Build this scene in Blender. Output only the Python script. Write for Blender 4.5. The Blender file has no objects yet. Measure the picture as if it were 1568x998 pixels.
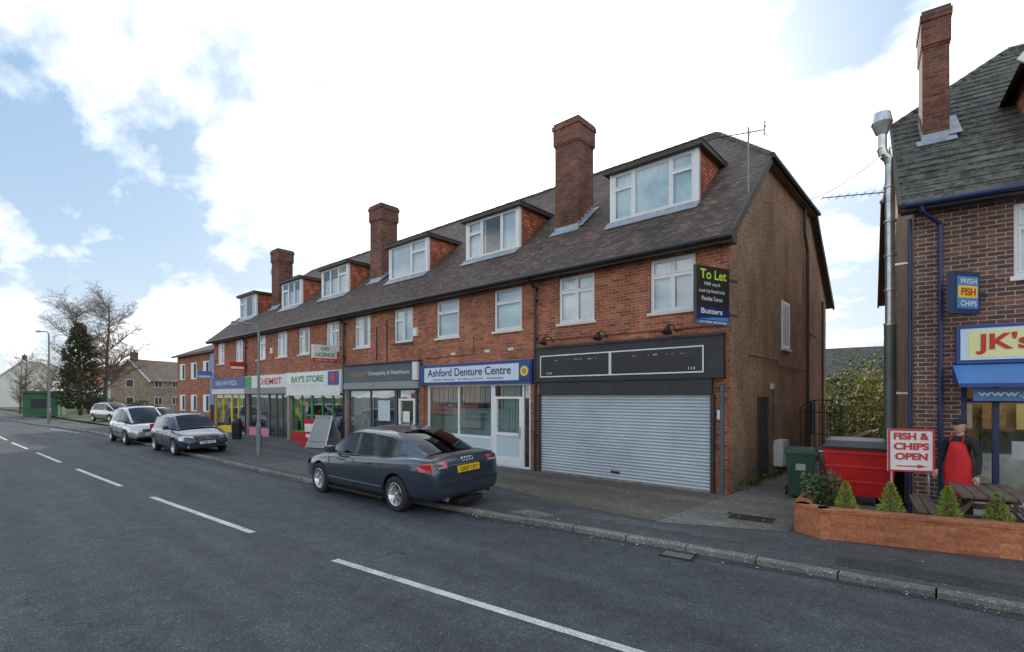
import bpy, math, random, bmesh
from mathutils import Vector, Matrix
random.seed(7)
R=random.random
def U(a,b): return a+(b-a)*random.random()
sc=bpy.context.scene
sc.view_settings.view_transform='Standard'; sc.view_settings.look='None'; sc.view_settings.exposure=0
COL=sc.collection
# ------------------------------------------------------------------ materials
def newmat(name):
    m=bpy.data.materials.new(name); m.use_nodes=True
    nt=m.node_tree; b=nt.nodes['Principled BSDF']
    return m,nt,b
def nd(nt,t,props=None,**inp):
    n=nt.nodes.new(t)
    if props:
        for k,v in props.items(): setattr(n,k,v)
    for k,v in inp.items():
        key=k.replace('_',' ')
        tgt=n.inputs[int(k[1:])] if (k[0]=='i' and k[1:].isdigit()) else n.inputs[key]
        if isinstance(v,bpy.types.NodeSocket): nt.links.new(v,tgt)
        else: tgt.default_value=v
    return n
def math_(nt,op,a,b=None,c=None,clamp=False):
    n=nt.nodes.new('ShaderNodeMath'); n.operation=op; n.use_clamp=clamp
    for i,v in enumerate((a,b,c)):
        if v is None: continue
        if isinstance(v,bpy.types.NodeSocket): nt.links.new(v,n.inputs[i])
        else: n.inputs[i].default_value=v
    return n.outputs[0]
def mixc(nt,f,a,b,blend='MIX'):
    n=nt.nodes.new('ShaderNodeMix'); n.data_type='RGBA'; n.blend_type=blend
    for i,v in ((0,f),(6,a),(7,b)):
        if isinstance(v,bpy.types.NodeSocket): nt.links.new(v,n.inputs[i])
        else: n.inputs[i].default_value=v if i==0 else (*v[:3],1)
    return n.outputs[2]
def ramp(nt,f,stops):
    n=nt.nodes.new('ShaderNodeValToRGB'); nt.links.new(f,n.inputs[0])
    e=n.color_ramp.elements
    while len(e)<len(stops): e.new(.5)
    for x,(p,c) in zip(e,stops):
        x.position=p; x.color=(*c,1) if len(c)==3 else c
    return n.outputs[0]
def c3(v): return (v,v,v)
def simple(name,col,rough=.55,metal=0,var=.15,scale=2.5,bump=0,bscale=60,coat=0,emit=0,spec=.5,streak=0):
    m,nt,b=newmat(name)
    tc=nt.nodes.new('ShaderNodeTexCoord').outputs['Object']
    n=nd(nt,'ShaderNodeTexNoise',None,Vector=tc,Scale=scale,Detail=4.0,Roughness=.6)
    k=ramp(nt,n.outputs[0],[(.3,c3(1-var)),(.7,c3(1+var*.6))])
    cc=mixc(nt,1.0,(*col,1),k,'MULTIPLY')
    if streak:
        mp=nd(nt,'ShaderNodeMapping',None,Vector=tc); mp.inputs['Scale'].default_value=(1.1,1.1,.45)
        ns=nd(nt,'ShaderNodeTexNoise',None,Vector=mp.outputs[0],Scale=1.0,Detail=7.0,Roughness=.7)
        cc=mixc(nt,1.0,cc,ramp(nt,ns.outputs[0],[(.32,c3(1-streak)),(.6,c3(1.1))]),'MULTIPLY')
        nf=nd(nt,'ShaderNodeTexNoise',None,Vector=tc,Scale=22.0,Detail=3.0,Roughness=.8)
        cc=mixc(nt,1.0,cc,ramp(nt,nf.outputs[0],[(.36,c3(.38)),(.64,c3(1.6))]),'MULTIPLY')
        sx=nd(nt,'ShaderNodeSeparateXYZ',None,Vector=tc)
        low=math_(nt,'SUBTRACT',1.0,math_(nt,'MULTIPLY',sx.outputs[2],.9),clamp=True)
        cc=mixc(nt,math_(nt,'MULTIPLY',low,.5),cc,(.10,.095,.07))
    nt.links.new(cc,b.inputs['Base Color'])
    b.inputs['Roughness'].default_value=rough; b.inputs['Metallic'].default_value=metal
    b.inputs['Specular IOR Level'].default_value=spec
    if coat: b.inputs['Coat Weight'].default_value=coat; b.inputs['Coat Roughness'].default_value=.04
    if bump:
        n2=nd(nt,'ShaderNodeTexNoise',None,Vector=tc,Scale=bscale,Detail=2.0)
        bm=nd(nt,'ShaderNodeBump',None,Strength=bump,Distance=.012,Height=n2.outputs[0])
        nt.links.new(bm.outputs[0],b.inputs['Normal'])
    if emit:
        nt.links.new(cc,b.inputs['Emission Color']); b.inputs['Emission Strength'].default_value=emit
    return m
def brickmat(name,c1,c2,mortar,w=.225,h=.075,ms=.006,rough=.85,stain=.35,dark=(.05,.03,.03),darkamt=.3):
    m,nt,b=newmat(name)
    t=nt.nodes.new('ShaderNodeTexCoord'); uv=t.outputs['UV']; ob=t.outputs['Object']
    a=nt.nodes.new('ShaderNodeTexBrick'); nt.links.new(uv,a.inputs['Vector'])
    for k,v in {'Scale':1,'Brick Width':w,'Row Height':h,'Mortar Size':ms,'Mortar Smooth':.3,'Color1':(0,0,0,1),'Color2':(1,1,1,1),'Mortar':(.5,.5,.5,1)}.items(): a.inputs[k].default_value=v
    sh=ramp(nt,a.outputs[0],[(0,c1),(.45,tuple((x+y)/2 for x,y in zip(c1,c2))),(.8,c2),(1,c2)])
    dk=math_(nt,'GREATER_THAN',a.outputs[0],1-darkamt*.5)
    sh=mixc(nt,math_(nt,'MULTIPLY',dk,.65),sh,dark)
    n=nd(nt,'ShaderNodeTexNoise',None,Vector=ob,Scale=.9,Detail=5.0,Roughness=.65)
    st=ramp(nt,n.outputs[0],[(.3,c3(1-stain)),(.7,c3(1.12))])
    n3=nd(nt,'ShaderNodeTexNoise',None,Vector=ob,Scale=25.0,Detail=1.0)
    mp=nd(nt,'ShaderNodeMapping',None,Vector=ob); mp.inputs['Scale'].default_value=(1.6,1.6,.3)
    n4=nd(nt,'ShaderNodeTexNoise',None,Vector=mp.outputs[0],Scale=1.0,Detail=4.0,Roughness=.7)
    col=mixc(nt,a.outputs['Fac'],sh,mortar)
    col=mixc(nt,ramp(nt,n4.outputs[0],[(.56,c3(0)),(.75,c3(.35))]),col,tuple(min(1,x*1.1+.1) for x in c2))
    col=mixc(nt,1.0,col,st,'MULTIPLY')
    col=mixc(nt,1.0,col,ramp(nt,n3.outputs[0],[(.3,c3(.78)),(.7,c3(1.15))]),'MULTIPLY')
    nt.links.new(col,b.inputs['Base Color']); b.inputs['Roughness'].default_value=rough
    bm=nd(nt,'ShaderNodeBump',None,Strength=.6,Distance=.008,Height=math_(nt,'SUBTRACT',1.0,a.outputs['Fac']))
    nt.links.new(bm.outputs[0],b.inputs['Normal'])
    return m
def tilemat(name,c1,c2,w,h,moss=None,step=.02):
    m,nt,b=newmat(name)
    t=nt.nodes.new('ShaderNodeTexCoord'); uv=t.outputs['UV']; ob=t.outputs['Object']
    a=nt.nodes.new('ShaderNodeTexBrick'); nt.links.new(uv,a.inputs['Vector'])
    for k,v in {'Scale':1,'Brick Width':w,'Row Height':h,'Mortar Size':.005,'Mortar Smooth':.2,'Color1':(0,0,0,1),'Color2':(1,1,1,1),'Mortar':(0,0,0,1)}.items(): a.inputs[k].default_value=v
    sh=ramp(nt,a.outputs[0],[(0,c1),(.8,c2),(1,tuple(x*1.5 for x in c2))])
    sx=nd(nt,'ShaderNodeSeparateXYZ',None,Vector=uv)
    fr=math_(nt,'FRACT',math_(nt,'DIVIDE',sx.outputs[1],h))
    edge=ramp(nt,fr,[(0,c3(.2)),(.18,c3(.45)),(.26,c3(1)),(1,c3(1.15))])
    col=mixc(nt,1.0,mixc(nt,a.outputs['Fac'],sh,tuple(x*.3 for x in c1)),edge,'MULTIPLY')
    n=nd(nt,'ShaderNodeTexNoise',None,Vector=ob,Scale=.8,Detail=6.0,Roughness=.7)
    col=mixc(nt,1.0,col,ramp(nt,n.outputs[0],[(.3,c3(.6)),(.7,c3(1.35))]),'MULTIPLY')
    if moss:
        n2=nd(nt,'ShaderNodeTexNoise',None,Vector=ob,Scale=6.0,Detail=5.0,Roughness=.75)
        col=mixc(nt,ramp(nt,n2.outputs[0],[(moss[0],c3(0)),(moss[0]+.08,c3(.8))]),col,moss[1])
    nt.links.new(col,b.inputs['Base Color']); b.inputs['Roughness'].default_value=.75
    bm=nd(nt,'ShaderNodeBump',None,Strength=.8,Distance=step,Height=math_(nt,'SUBTRACT',1.0,fr))
    nt.links.new(bm.outputs[0],b.inputs['Normal'])
    return m
def asphalt(name,base,spk,patch,rough=.8,crack=True,bump=.5):
    m,nt,b=newmat(name)
    ob=nt.nodes.new('ShaderNodeTexCoord').outputs['Object']
    n1=nd(nt,'ShaderNodeTexNoise',None,Vector=ob,Scale=85.0,Detail=1.0)
    v=nd(nt,'ShaderNodeTexVoronoi',None,Vector=ob,Scale=60.0)
    n2=nd(nt,'ShaderNodeTexNoise',None,Vector=ob,Scale=.35,Detail=5.0,Roughness=.6)
    mp=nd(nt,'ShaderNodeMapping',None,Vector=ob); mp.inputs['Scale'].default_value=(.08,1.5,1)
    n3=nd(nt,'ShaderNodeTexNoise',None,Vector=mp.outputs[0],Scale=1.2,Detail=3.0)
    n4=nd(nt,'ShaderNodeTexNoise',None,Vector=ob,Scale=3.5,Detail=5.0,Roughness=.8)
    col=mixc(nt,ramp(nt,n1.outputs[0],[(.35,c3(0)),(.72,c3(1))]),tuple(x*.55 for x in base),spk)
    col=mixc(nt,ramp(nt,v.outputs['Color'],[(.80,c3(0)),(.9,c3(.6))]),col,tuple(min(1,x*3.6) for x in base))
    col=mixc(nt,1.0,col,ramp(nt,n2.outputs[0],[(.3,c3(1-patch)),(.7,c3(1+patch))]),'MULTIPLY')
    col=mixc(nt,1.0,col,ramp(nt,n3.outputs[0],[(.3,c3(.82)),(.7,c3(1.22))]),'MULTIPLY')
    col=mixc(nt,1.0,col,ramp(nt,n4.outputs[0],[(.3,c3(.70)),(.6,c3(1.12))]),'MULTIPLY')
    if crack:
        nw=nd(nt,'ShaderNodeTexNoise',None,Vector=ob,Scale=1.5,Detail=2.0)
        wv=nd(nt,'ShaderNodeVectorMath',{'operation':'ADD'},i0=ob,i1=nw.outputs[1])
        vc=nd(nt,'ShaderNodeTexVoronoi',{'feature':'DISTANCE_TO_EDGE'},Vector=wv.outputs[0],Scale=.33)
        msk=math_(nt,'MULTIPLY',ramp(nt,vc.outputs[0],[(.0,c3(1)),(.006,c3(0))]),ramp(nt,n2.outputs[0],[(.5,c3(0)),(.6,c3(.7))]))
        col=mixc(nt,msk,col,tuple(x*.3 for x in base))
    nt.links.new(col,b.inputs['Base Color'])
    nt.links.new(ramp(nt,n2.outputs[0],[(.3,c3(rough-.14)),(.7,c3(rough+.1))]),b.inputs['Roughness'])
    b.inputs['Specular IOR Level'].default_value=.35
    bm=nd(nt,'ShaderNodeBump',None,Strength=bump,Distance=.01,Height=n1.outputs[0])
    nt.links.new(bm.outputs[0],b.inputs['Normal'])
    return m
def glassmat(name,tint=(.8,.86,.86),base=.08,k=1.0):
    m=bpy.data.materials.new(name); m.use_nodes=True; nt=m.node_tree; nt.nodes.clear()
    o=nt.nodes.new('ShaderNodeOutputMaterial')
    tr=nd(nt,'ShaderNodeBsdfTransparent',None,Color=(*tint,1))
    gl=nd(nt,'ShaderNodeBsdfGlossy',None,Color=(.95,.97,1,1),Roughness=.015)
    tcx=nt.nodes.new('ShaderNodeTexCoord').outputs['Object']
    nn=nd(nt,'ShaderNodeTexNoise',None,Vector=tcx,Scale=1.2,Detail=1.0)
    bp=nd(nt,'ShaderNodeBump',None,Strength=.08,Distance=.05,Height=nn.outputs[0])
    nt.links.new(bp.outputs[0],gl.inputs['Normal'])
    fr=nd(nt,'ShaderNodeFresnel',None,IOR=1.5)
    f=math_(nt,'ADD',math_(nt,'MULTIPLY',fr.outputs[0],k),base,clamp=True)
    mx=nt.nodes.new('ShaderNodeMixShader'); nt.links.new(f,mx.inputs[0]); nt.links.new(tr.outputs[0],mx.inputs[1]); nt.links.new(gl.outputs[0],mx.inputs[2])
    nt.links.new(mx.outputs[0],o.inputs[0]); return m
def paint(name,col,metal=.5,rough=.3):
    m,nt,b=newmat(name)
    ob=nt.nodes.new('ShaderNodeTexCoord').outputs['Object']
    n=nd(nt,'ShaderNodeTexNoise',None,Vector=ob,Scale=1.5,Detail=5.0)
    sx=nd(nt,'ShaderNodeSeparateXYZ',None,Vector=ob)
    dirt=math_(nt,'MULTIPLY',math_(nt,'SUBTRACT',.62,sx.outputs[2],clamp=True),n.outputs[0],clamp=True)
    col_=mixc(nt,math_(nt,'MULTIPLY',dirt,.8,clamp=True),(*col,1),(.09,.088,.085))
    nt.links.new(col_,b.inputs['Base Color'])
    b.inputs['Metallic'].default_value=metal; b.inputs['Roughness'].default_value=rough
    b.inputs['Coat Weight'].default_value=1; b.inputs['Coat Roughness'].default_value=.03
    return m
MBrick=brickmat('red_brick',(.31,.085,.042),(.49,.16,.075),(.42,.33,.26),darkamt=.26)
MBrickD=brickmat('brown_brick',(.11,.055,.043),(.25,.115,.08),(.46,.40,.35),ms=.008,darkamt=.4,dark=(.04,.03,.035))
MBrickC=brickmat('chimney_brick',(.17,.06,.04),(.30,.11,.068),(.22,.17,.14),darkamt=.4,stain=.6)
MBrickP=brickmat('planter_brick',(.42,.13,.055),(.55,.20,.09),(.42,.20,.11),ms=.004,darkamt=.05,stain=.35)
MBrickY=brickmat('yellow_brick',(.30,.22,.14),(.40,.30,.19),(.4,.36,.3))
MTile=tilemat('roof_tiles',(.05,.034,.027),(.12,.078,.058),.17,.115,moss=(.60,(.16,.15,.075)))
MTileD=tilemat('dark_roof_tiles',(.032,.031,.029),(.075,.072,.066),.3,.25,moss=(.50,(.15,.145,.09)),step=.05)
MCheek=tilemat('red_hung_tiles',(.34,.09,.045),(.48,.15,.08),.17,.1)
MRender=simple('pebbledash',(.36,.225,.14),.95,var=.3,scale=.9,bump=1.0,bscale=30,streak=.3)
MRenderP=simple('pale_render',(.46,.31,.22),.95,var=.3,scale=1.2,bump=1,bscale=30,streak=.25)
MWhite=simple('white_upvc',(.78,.79,.8),.35,var=.08)
MWhiteP=simple('white_board',(.74,.74,.73),.5,var=.1)
MCream=simple('cream_wall',(.7,.68,.62),.8,var=.1)
MBlack=simple('black_plastic',(.018,.018,.02),.4,var=.2)
MChar=simple('charcoal_board',(.028,.029,.034),.5,var=.3)
MFelt=simple('roof_felt',(.05,.048,.047),.85,var=.3)
MSoff=simple('dark_timber',(.07,.055,.045),.6,var=.25)
MGrey=simple('grey_fascia',(.075,.105,.13),.5,var=.12)
MPole=simple('lamp_column_paint',(.20,.22,.22),.5,var=.2)
MGreyL=simple('grey_blind',(.28,.29,.30),.7,var=.1)
MLead=simple('lead_flashing',(.36,.40,.45),.5,metal=.2,var=.3,scale=6)
MSteel=simple('galvanised_steel',(.55,.57,.58),.34,metal=.85,var=.35,scale=5)
MDuct=simple('dull_duct_metal',(.16,.18,.17),.5,metal=.5,var=.3)
MShut=simple('shutter_grey',(.47,.52,.565),.5,metal=.1,var=.12,scale=1.2)
MCurt=simple('pale_curtain',(.74,.82,.88),.9,var=.10,scale=1.0)
MCurt2=simple('blue_curtain',(.50,.74,.84),.9,var=.08)
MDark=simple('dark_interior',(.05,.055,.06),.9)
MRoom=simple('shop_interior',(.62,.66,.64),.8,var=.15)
MTeal=simple('teal_blind',(.52,.66,.66),.8,var=.12)
MGlass=glassmat('window_glass',(.9,.94,.95),base=.08)
MGlassT=glassmat('shop_glass',(.80,.90,.90),base=.16)
MBlue=simple('blue_board',(.022,.06,.26),.4,var=.1)
MBlueG=simple('blue_gutter_paint',(.012,.030,.10),.35,var=.2)
MBlueL=simple('light_blue_board',(.08,.24,.55),.4,var=.1)
MSignB=simple('denture_sign',(.62,.72,.84),.4,var=.05)
MNavy=simple('navy_letters',(.015,.025,.10),.4)
MGreen=simple('green_board',(.03,.30,.08),.45)
MCabin=simple('cabin_green',(.03,.14,.07),.6,var=.2)
MRed=simple('red_board',(.55,.02,.025),.4,var=.08)
MYel=simple('yellow_board',(.85,.62,.04),.45,var=.08)
MYelP=simple('pale_yellow_board',(.80,.78,.35),.45,var=.06)
MYG=simple('lime_letters',(.55,.75,.05),.45)
MFrost=simple('frosted_panel',(.52,.62,.68),.4,var=.06)
MPink=simple('pink_poster',(.7,.25,.4),.5)
MTan=simple('tan_goods',(.45,.3,.15),.6,var=.4,scale=8)
MWood=simple('weathered_wood',(.15,.105,.078),.8,var=.4,scale=6,bump=.5,bscale=20)
MSoil=simple('soil',(.05,.038,.028),.95,var=.4,bump=1,bscale=20)
MRubber=simple('tyre_rubber',(.022,.022,.023),.8)
MAlloy=simple('alloy_wheel',(.62,.63,.65),.28,metal=.8,var=.1)
MChrome=simple('chrome',(.75,.75,.76),.15,metal=1,var=.05)
MLens=simple('tail_lens',(.5,.012,.012),.12,var=.1,coat=1)
MHead=simple('headlamp_lens',(.6,.63,.66),.1,metal=.4,coat=1)
MPlateY=simple('yellow_plate',(.85,.52,.02),.4,var=.03)
MCGlass=glassmat('car_glass',(.07,.09,.09),base=.0,k=.9)
MSkin=simple('skin',(.55,.32,.22),.55,var=.08)
MCloth=simple('black_cloth',(.02,.02,.023),.85)
MApron=simple('red_apron',(.62,.02,.02),.8,var=.12)
MBinR=simple('red_bin',(.55,.015,.015),.4,var=.2)
MBinG=simple('green_bin',(.015,.06,.04),.5,var=.15)
MBark=simple('bark',(.11,.09,.075),.9,var=.3)
MBirch=simple('birch_twigs',(.22,.165,.14),.9,var=.3)
MLeafD=simple('dark_leaves',(.032,.052,.022),.7,var=.5,scale=4)
MLeafG=simple('green_leaves',(.08,.12,.035),.7,var=.5,scale=4)
MLeafB=simple('brown_green_leaves',(.07,.065,.03),.8,var=.5,scale=4)
MLeafY=simple('yellow_green_leaves',(.22,.27,.05),.7,var=.35,scale=6)
MLeafC=simple('golden_conifer_leaves',(.34,.40,.08),.7,var=.3,scale=12)
MLeafO=simple('autumn_leaves',(.36,.28,.06),.7,var=.4,scale=6)
MLitter=simple('dead_leaf',(.20,.12,.05),.8,var=.4,scale=20)
MRoad=asphalt('road_asphalt',(.060,.063,.070),(.125,.131,.142),.18)
MPave=asphalt('pavement_asphalt',(.068,.068,.071),(.13,.13,.13),.32)
MPatchL=asphalt('pavement_patch_light',(.095,.094,.092),(.165,.163,.158),.25)
MPatchD=asphalt('tarmac_patch_dark',(.04,.04,.042),(.085,.085,.088),.2,crack=False)
MFore=asphalt('forecourt_concrete',(.125,.10,.08),(.21,.175,.145),.35,rough=.85)
MConc=asphalt('pale_concrete',(.17,.155,.135),(.25,.23,.20),.35,crack=True)
MKerb=asphalt('kerb_stone',(.17,.163,.155),(.27,.26,.245),.4,crack=False)
MIron=simple('cast_iron',(.045,.04,.038),.6,metal=.4,var=.3)
MGrass=simple('grass',(.08,.095,.04),.95,var=.5,scale=1.5,bump=1,bscale=30)
def linemat():
    m,nt,b=newmat('road_paint')
    ob=nt.nodes.new('ShaderNodeTexCoord').outputs['Object']
    n=nd(nt,'ShaderNodeTexNoise',None,Vector=ob,Scale=45.0,Detail=5.0,Roughness=.75)
    n2=nd(nt,'ShaderNodeTexNoise',None,Vector=ob,Scale=3.0,Detail=5.0)
    s=math_(nt,'ADD',math_(nt,'MULTIPLY',n.outputs[0],.7),math_(nt,'MULTIPLY',n2.outputs[0],.3))
    nt.links.new(ramp(nt,s,[(.38,(.1,.1,.1)),(.46,(.5,.5,.48)),(.6,(.76,.76,.74))]),b.inputs['Base Color'])
    b.inputs['Roughness'].default_value=.7
    return m
MLine=linemat()
# ------------------------------------------------------------------ mesh builder
class MB:
    def __init__(s): s.v=[];s.f=[];s.mi=[];s.mats=[];s.sm=[]
    def mid(s,m):
        if m not in s.mats: s.mats.append(m)
        return s.mats.index(m)
    def face(s,pts,m,smooth=False):
        i=len(s.v); s.v.extend([tuple(p) for p in pts]); s.f.append(tuple(range(i,i+len(pts)))); s.mi.append(s.mid(m)); s.sm.append(smooth)
    def add(s,vs,fs,m,smooth=False,M=None):
        i=len(s.v); s.v.extend([tuple(M@Vector(p)) if M else tuple(p) for p in vs])
        k=s.mid(m)
        for f in fs: s.f.append(tuple(a+i for a in f)); s.mi.append(k); s.sm.append(smooth)
    def box(s,x0,x1,y0,y1,z0,z1,m,M=None):
        if x0>x1:x0,x1=x1,x0
        if y0>y1:y0,y1=y1,y0
        if z0>z1:z0,z1=z1,z0
        vs=[(x0,y0,z0),(x1,y0,z0),(x1,y1,z0),(x0,y1,z0),(x0,y0,z1),(x1,y0,z1),(x1,y1,z1),(x0,y1,z1)]
        s.add(vs,[(0,3,2,1),(4,5,6,7),(0,1,5,4),(1,2,6,5),(2,3,7,6),(3,0,4,7)],m,False,M)
    def tube(s,p0,p1,r0,r1,m,n=10,caps=True,smooth=True):
        p0=Vector(p0);p1=Vector(p1);d=(p1-p0)
        if d.length<1e-6:return
        d.normalize(); a=d.orthogonal().normalized(); b=d.cross(a)
        vs=[];fs=[]
        for p,r in((p0,r0),(p1,r1)):
            for i in range(n):
                t=2*math.pi*i/n; vs.append(p+a*math.cos(t)*r+b*math.sin(t)*r)
        for i in range(n):
            j=(i+1)%n; fs.append((i,j,n+j,n+i))
        s.add(vs,fs,m,smooth)
        if caps:
            s.add(vs[:n],[tuple(reversed(range(n)))],m); s.add(vs[n:],[tuple(range(n))],m)
    def path(s,pts,r,m,n=8):
        for a,b in zip(pts,pts[1:]): s.tube(a,b,r,r,m,n)
    def beam(s,p0,p1,w,h,m,up=(0,0,1)):
        p0=Vector(p0);p1=Vector(p1);d=(p1-p0);L=d.length;d.normalize();upv=Vector(up)
        sd=d.cross(upv).normalized(); uu=sd.cross(d)
        vs=[]
        for p in(p0,p1):
            for a,b in((-1,-1),(1,-1),(1,1),(-1,1)): vs.append(p+sd*a*w/2+uu*b*h/2)
        s.add(vs,[(0,1,2,3),(7,6,5,4),(0,4,5,1),(1,5,6,2),(2,6,7,3),(3,7,4,0)],m)
    def lathe(s,prof,m,n=24,M=None,smooth=True):
        vs=[];fs=[]
        for r,h in prof:
            for i in range(n):
                t=2*math.pi*i/n; vs.append((r*math.cos(t),h,r*math.sin(t)))
        for k in range(len(prof)-1):
            for i in range(n):
                j=(i+1)%n; fs.append((k*n+i,k*n+j,(k+1)*n+j,(k+1)*n+i))
        s.add(vs,fs,m,smooth,M)
    def build(s,name,parent=None,bevel=0,loc=None,rot=None):
        me=bpy.data.meshes.new(name); me.from_pydata(s.v,[],s.f)
        for m in s.mats: me.materials.append(m)
        me.polygons.foreach_set('material_index',s.mi); me.polygons.foreach_set('use_smooth',s.sm)
        uvl=me.uv_layers.new(name='UVMap'); me.update()
        uv=[0.0]*(len(me.loops)*2)
        Z=Vector((0,0,1))
        for p in me.polygons:
            n=p.normal
            if abs(n.z)>.98 or n.length<.5: t=Vector((1,0,0)); b=Vector((0,1,0))
            else: t=Z.cross(n).normalized(); b=n.cross(t)
            for li in p.loop_indices:
                c=me.vertices[me.loops[li].vertex_index].co
                uv[2*li]=c.dot(t)+40; uv[2*li+1]=c.dot(b)+40
        uvl.data.foreach_set('uv',uv)
        o=bpy.data.objects.new(name,me); COL.objects.link(o)
        if parent: o.parent=parent
        if loc: o.location=loc
        if rot: o.rotation_euler=rot
        if bevel:
            md=o.modifiers.new('bev','BEVEL'); md.width=bevel; md.segments=2; md.limit_method='ANGLE'
        return o
def empty(name,loc=(0,0,0),rz=0,rx=0):
    e=bpy.data.objects.new(name,None); COL.objects.link(e); e.location=loc; e.rotation_euler=(rx,0,rz); return e
def text(s,name,parent,center,width,height,m,rot=(math.pi/2,0,0),ext=.004,shear=0,bold=0):
    cu=bpy.data.curves.new(name,'FONT'); cu.body=s; cu.size=1; cu.align_x='LEFT'; cu.extrude=0; cu.offset=bold; cu.shear=shear
    o=bpy.data.objects.new(name,cu); COL.objects.link(o)
    bpy.context.view_layer.update()
    me=bpy.data.meshes.new_from_object(o.evaluated_get(bpy.context.evaluated_depsgraph_get()))
    bpy.data.objects.remove(o)
    xs=[v.co.x for v in me.vertices]; ys=[v.co.y for v in me.vertices]
    x0,x1,y0,y1=min(xs),max(xs),min(ys),max(ys)
    sx=width/(x1-x0); sy=height/(y1-y0)
    for v in me.vertices: v.co.x=(v.co.x-(x0+x1)/2)*sx; v.co.y=(v.co.y-(y0+y1)/2)*sy; v.co.z=ext
    me.materials.clear(); me.materials.append(m)
    o=bpy.data.objects.new(name,me); COL.objects.link(o); o.parent=parent; o.location=center; o.rotation_euler=rot
    return o
# ------------------------------------------------------------------ world / sun
SE=math.radians(24.0); sdx,sdy=-.598,.802
SD=Vector((sdx*math.cos(SE),sdy*math.cos(SE),math.sin(SE))).normalized()
w=bpy.data.worlds.new('World'); sc.world=w; w.use_nodes=True; nt=w.node_tree; nt.nodes.clear()
out=nt.nodes.new('ShaderNodeOutputWorld'); bg=nt.nodes.new('ShaderNodeBackground'); nt.links.new(bg.outputs[0],out.inputs[0])
sky=nt.nodes.new('ShaderNodeTexSky'); sky.sky_type='NISHITA'; sky.sun_disc=False; sky.sun_elevation=SE; sky.sun_rotation=math.atan2(sdx,sdy)
sky.air_density=1.0; sky.dust_density=1.2; sky.ozone_density=1.5
tc=nt.nodes.new('ShaderNodeTexCoord').outputs['Generated']
sp=nd(nt,'ShaderNodeSeparateXYZ',None,Vector=tc)
zz=math_(nt,'ADD',math_(nt,'MAXIMUM',sp.outputs[2],0.0),.30)
px=math_(nt,'DIVIDE',sp.outputs[0],zz); py=math_(nt,'DIVIDE',sp.outputs[1],zz)
cb=nd(nt,'ShaderNodeCombineXYZ',None,X=px,Y=py,Z=2.1)
mp=nd(nt,'ShaderNodeMapping',None,Vector=cb.outputs[0]); mp.inputs['Rotation'].default_value=(0,0,.55); mp.inputs['Scale'].default_value=(1.0,1.55,1)
n1=nd(nt,'ShaderNodeTexNoise',None,Vector=mp.outputs[0],Scale=1.75,Detail=7.0,Roughness=.57)
n2=nd(nt,'ShaderNodeTexNoise',None,Vector=mp.outputs[0],Scale=4.2,Detail=4.0,Roughness=.6)
dt=nd(nt,'ShaderNodeVectorMath',{'operation':'DOT_PRODUCT'},i0=tc,i1=tuple(SD)).outputs['Value']
dtc=math_(nt,'MAXIMUM',dt,0.0)
glow=math_(nt,'POWER',dtc,9.0)
glow2=math_(nt,'POWER',dtc,24.0)
back=math_(nt,'MULTIPLY',math_(nt,'MAXIMUM',math_(nt,'MULTIPLY',dt,-1.0),0.0),.2)
hor=math_(nt,'POWER',math_(nt,'SUBTRACT',1.0,math_(nt,'MAXIMUM',sp.outputs[2],0.0)),6.0)
s=math_(nt,'ADD',n1.outputs[0],math_(nt,'MULTIPLY',glow,.20))
s=math_(nt,'ADD',s,math_(nt,'MULTIPLY',hor,.03))
s=math_(nt,'ADD',s,back)
mask=ramp(nt,s,[(.49,c3(0)),(.55,c3(.4)),(.61,c3(.9)),(.67,c3(1))])
skyc=mixc(nt,.75,sky.outputs[0],(2.8,4.4,6.4))
skyc=mixc(nt,math_(nt,'MULTIPLY',glow,.65),skyc,(6.8,7.4,7.9))
skyc=mixc(nt,math_(nt,'MULTIPLY',hor,.95,clamp=True),skyc,(7.0,7.4,7.5))
cc=mixc(nt,ramp(nt,n2.outputs[0],[(.3,c3(0)),(.7,c3(1))]),(7.4,7.8,8.3),(16.0,16.0,15.7))
col=mixc(nt,mask,skyc,cc)
col=mixc(nt,math_(nt,'MULTIPLY',glow2,.95,clamp=True),col,(17.0,16.6,15.5))
nt.links.new(col,bg.inputs[0]); bg.inputs[1].default_value=.14
w.cycles.sampling_method='MANUAL'; w.cycles.sample_map_resolution=512
su=bpy.data.lights.new('sun','SUN'); su.energy=3.2; su.angle=math.radians(.6); su.color=(1,.93,.82)
so=bpy.data.objects.new('sun',su); COL.objects.link(so); so.rotation_euler=(-SD).to_track_quat('-Z','Y').to_euler(); so.location=(-20,30,30)
# ------------------------------------------------------------------ camera
cam=bpy.data.cameras.new('camera'); co=bpy.data.objects.new('camera',cam); COL.objects.link(co); sc.camera=co
cam.sensor_width=36; cam.lens=17.75; cam.shift_y=.0689; cam.clip_end=3000; cam.clip_start=.05
co.location=(0,0,2.15); co.rotation_euler=(math.pi/2,0,math.asin(.664))
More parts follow.
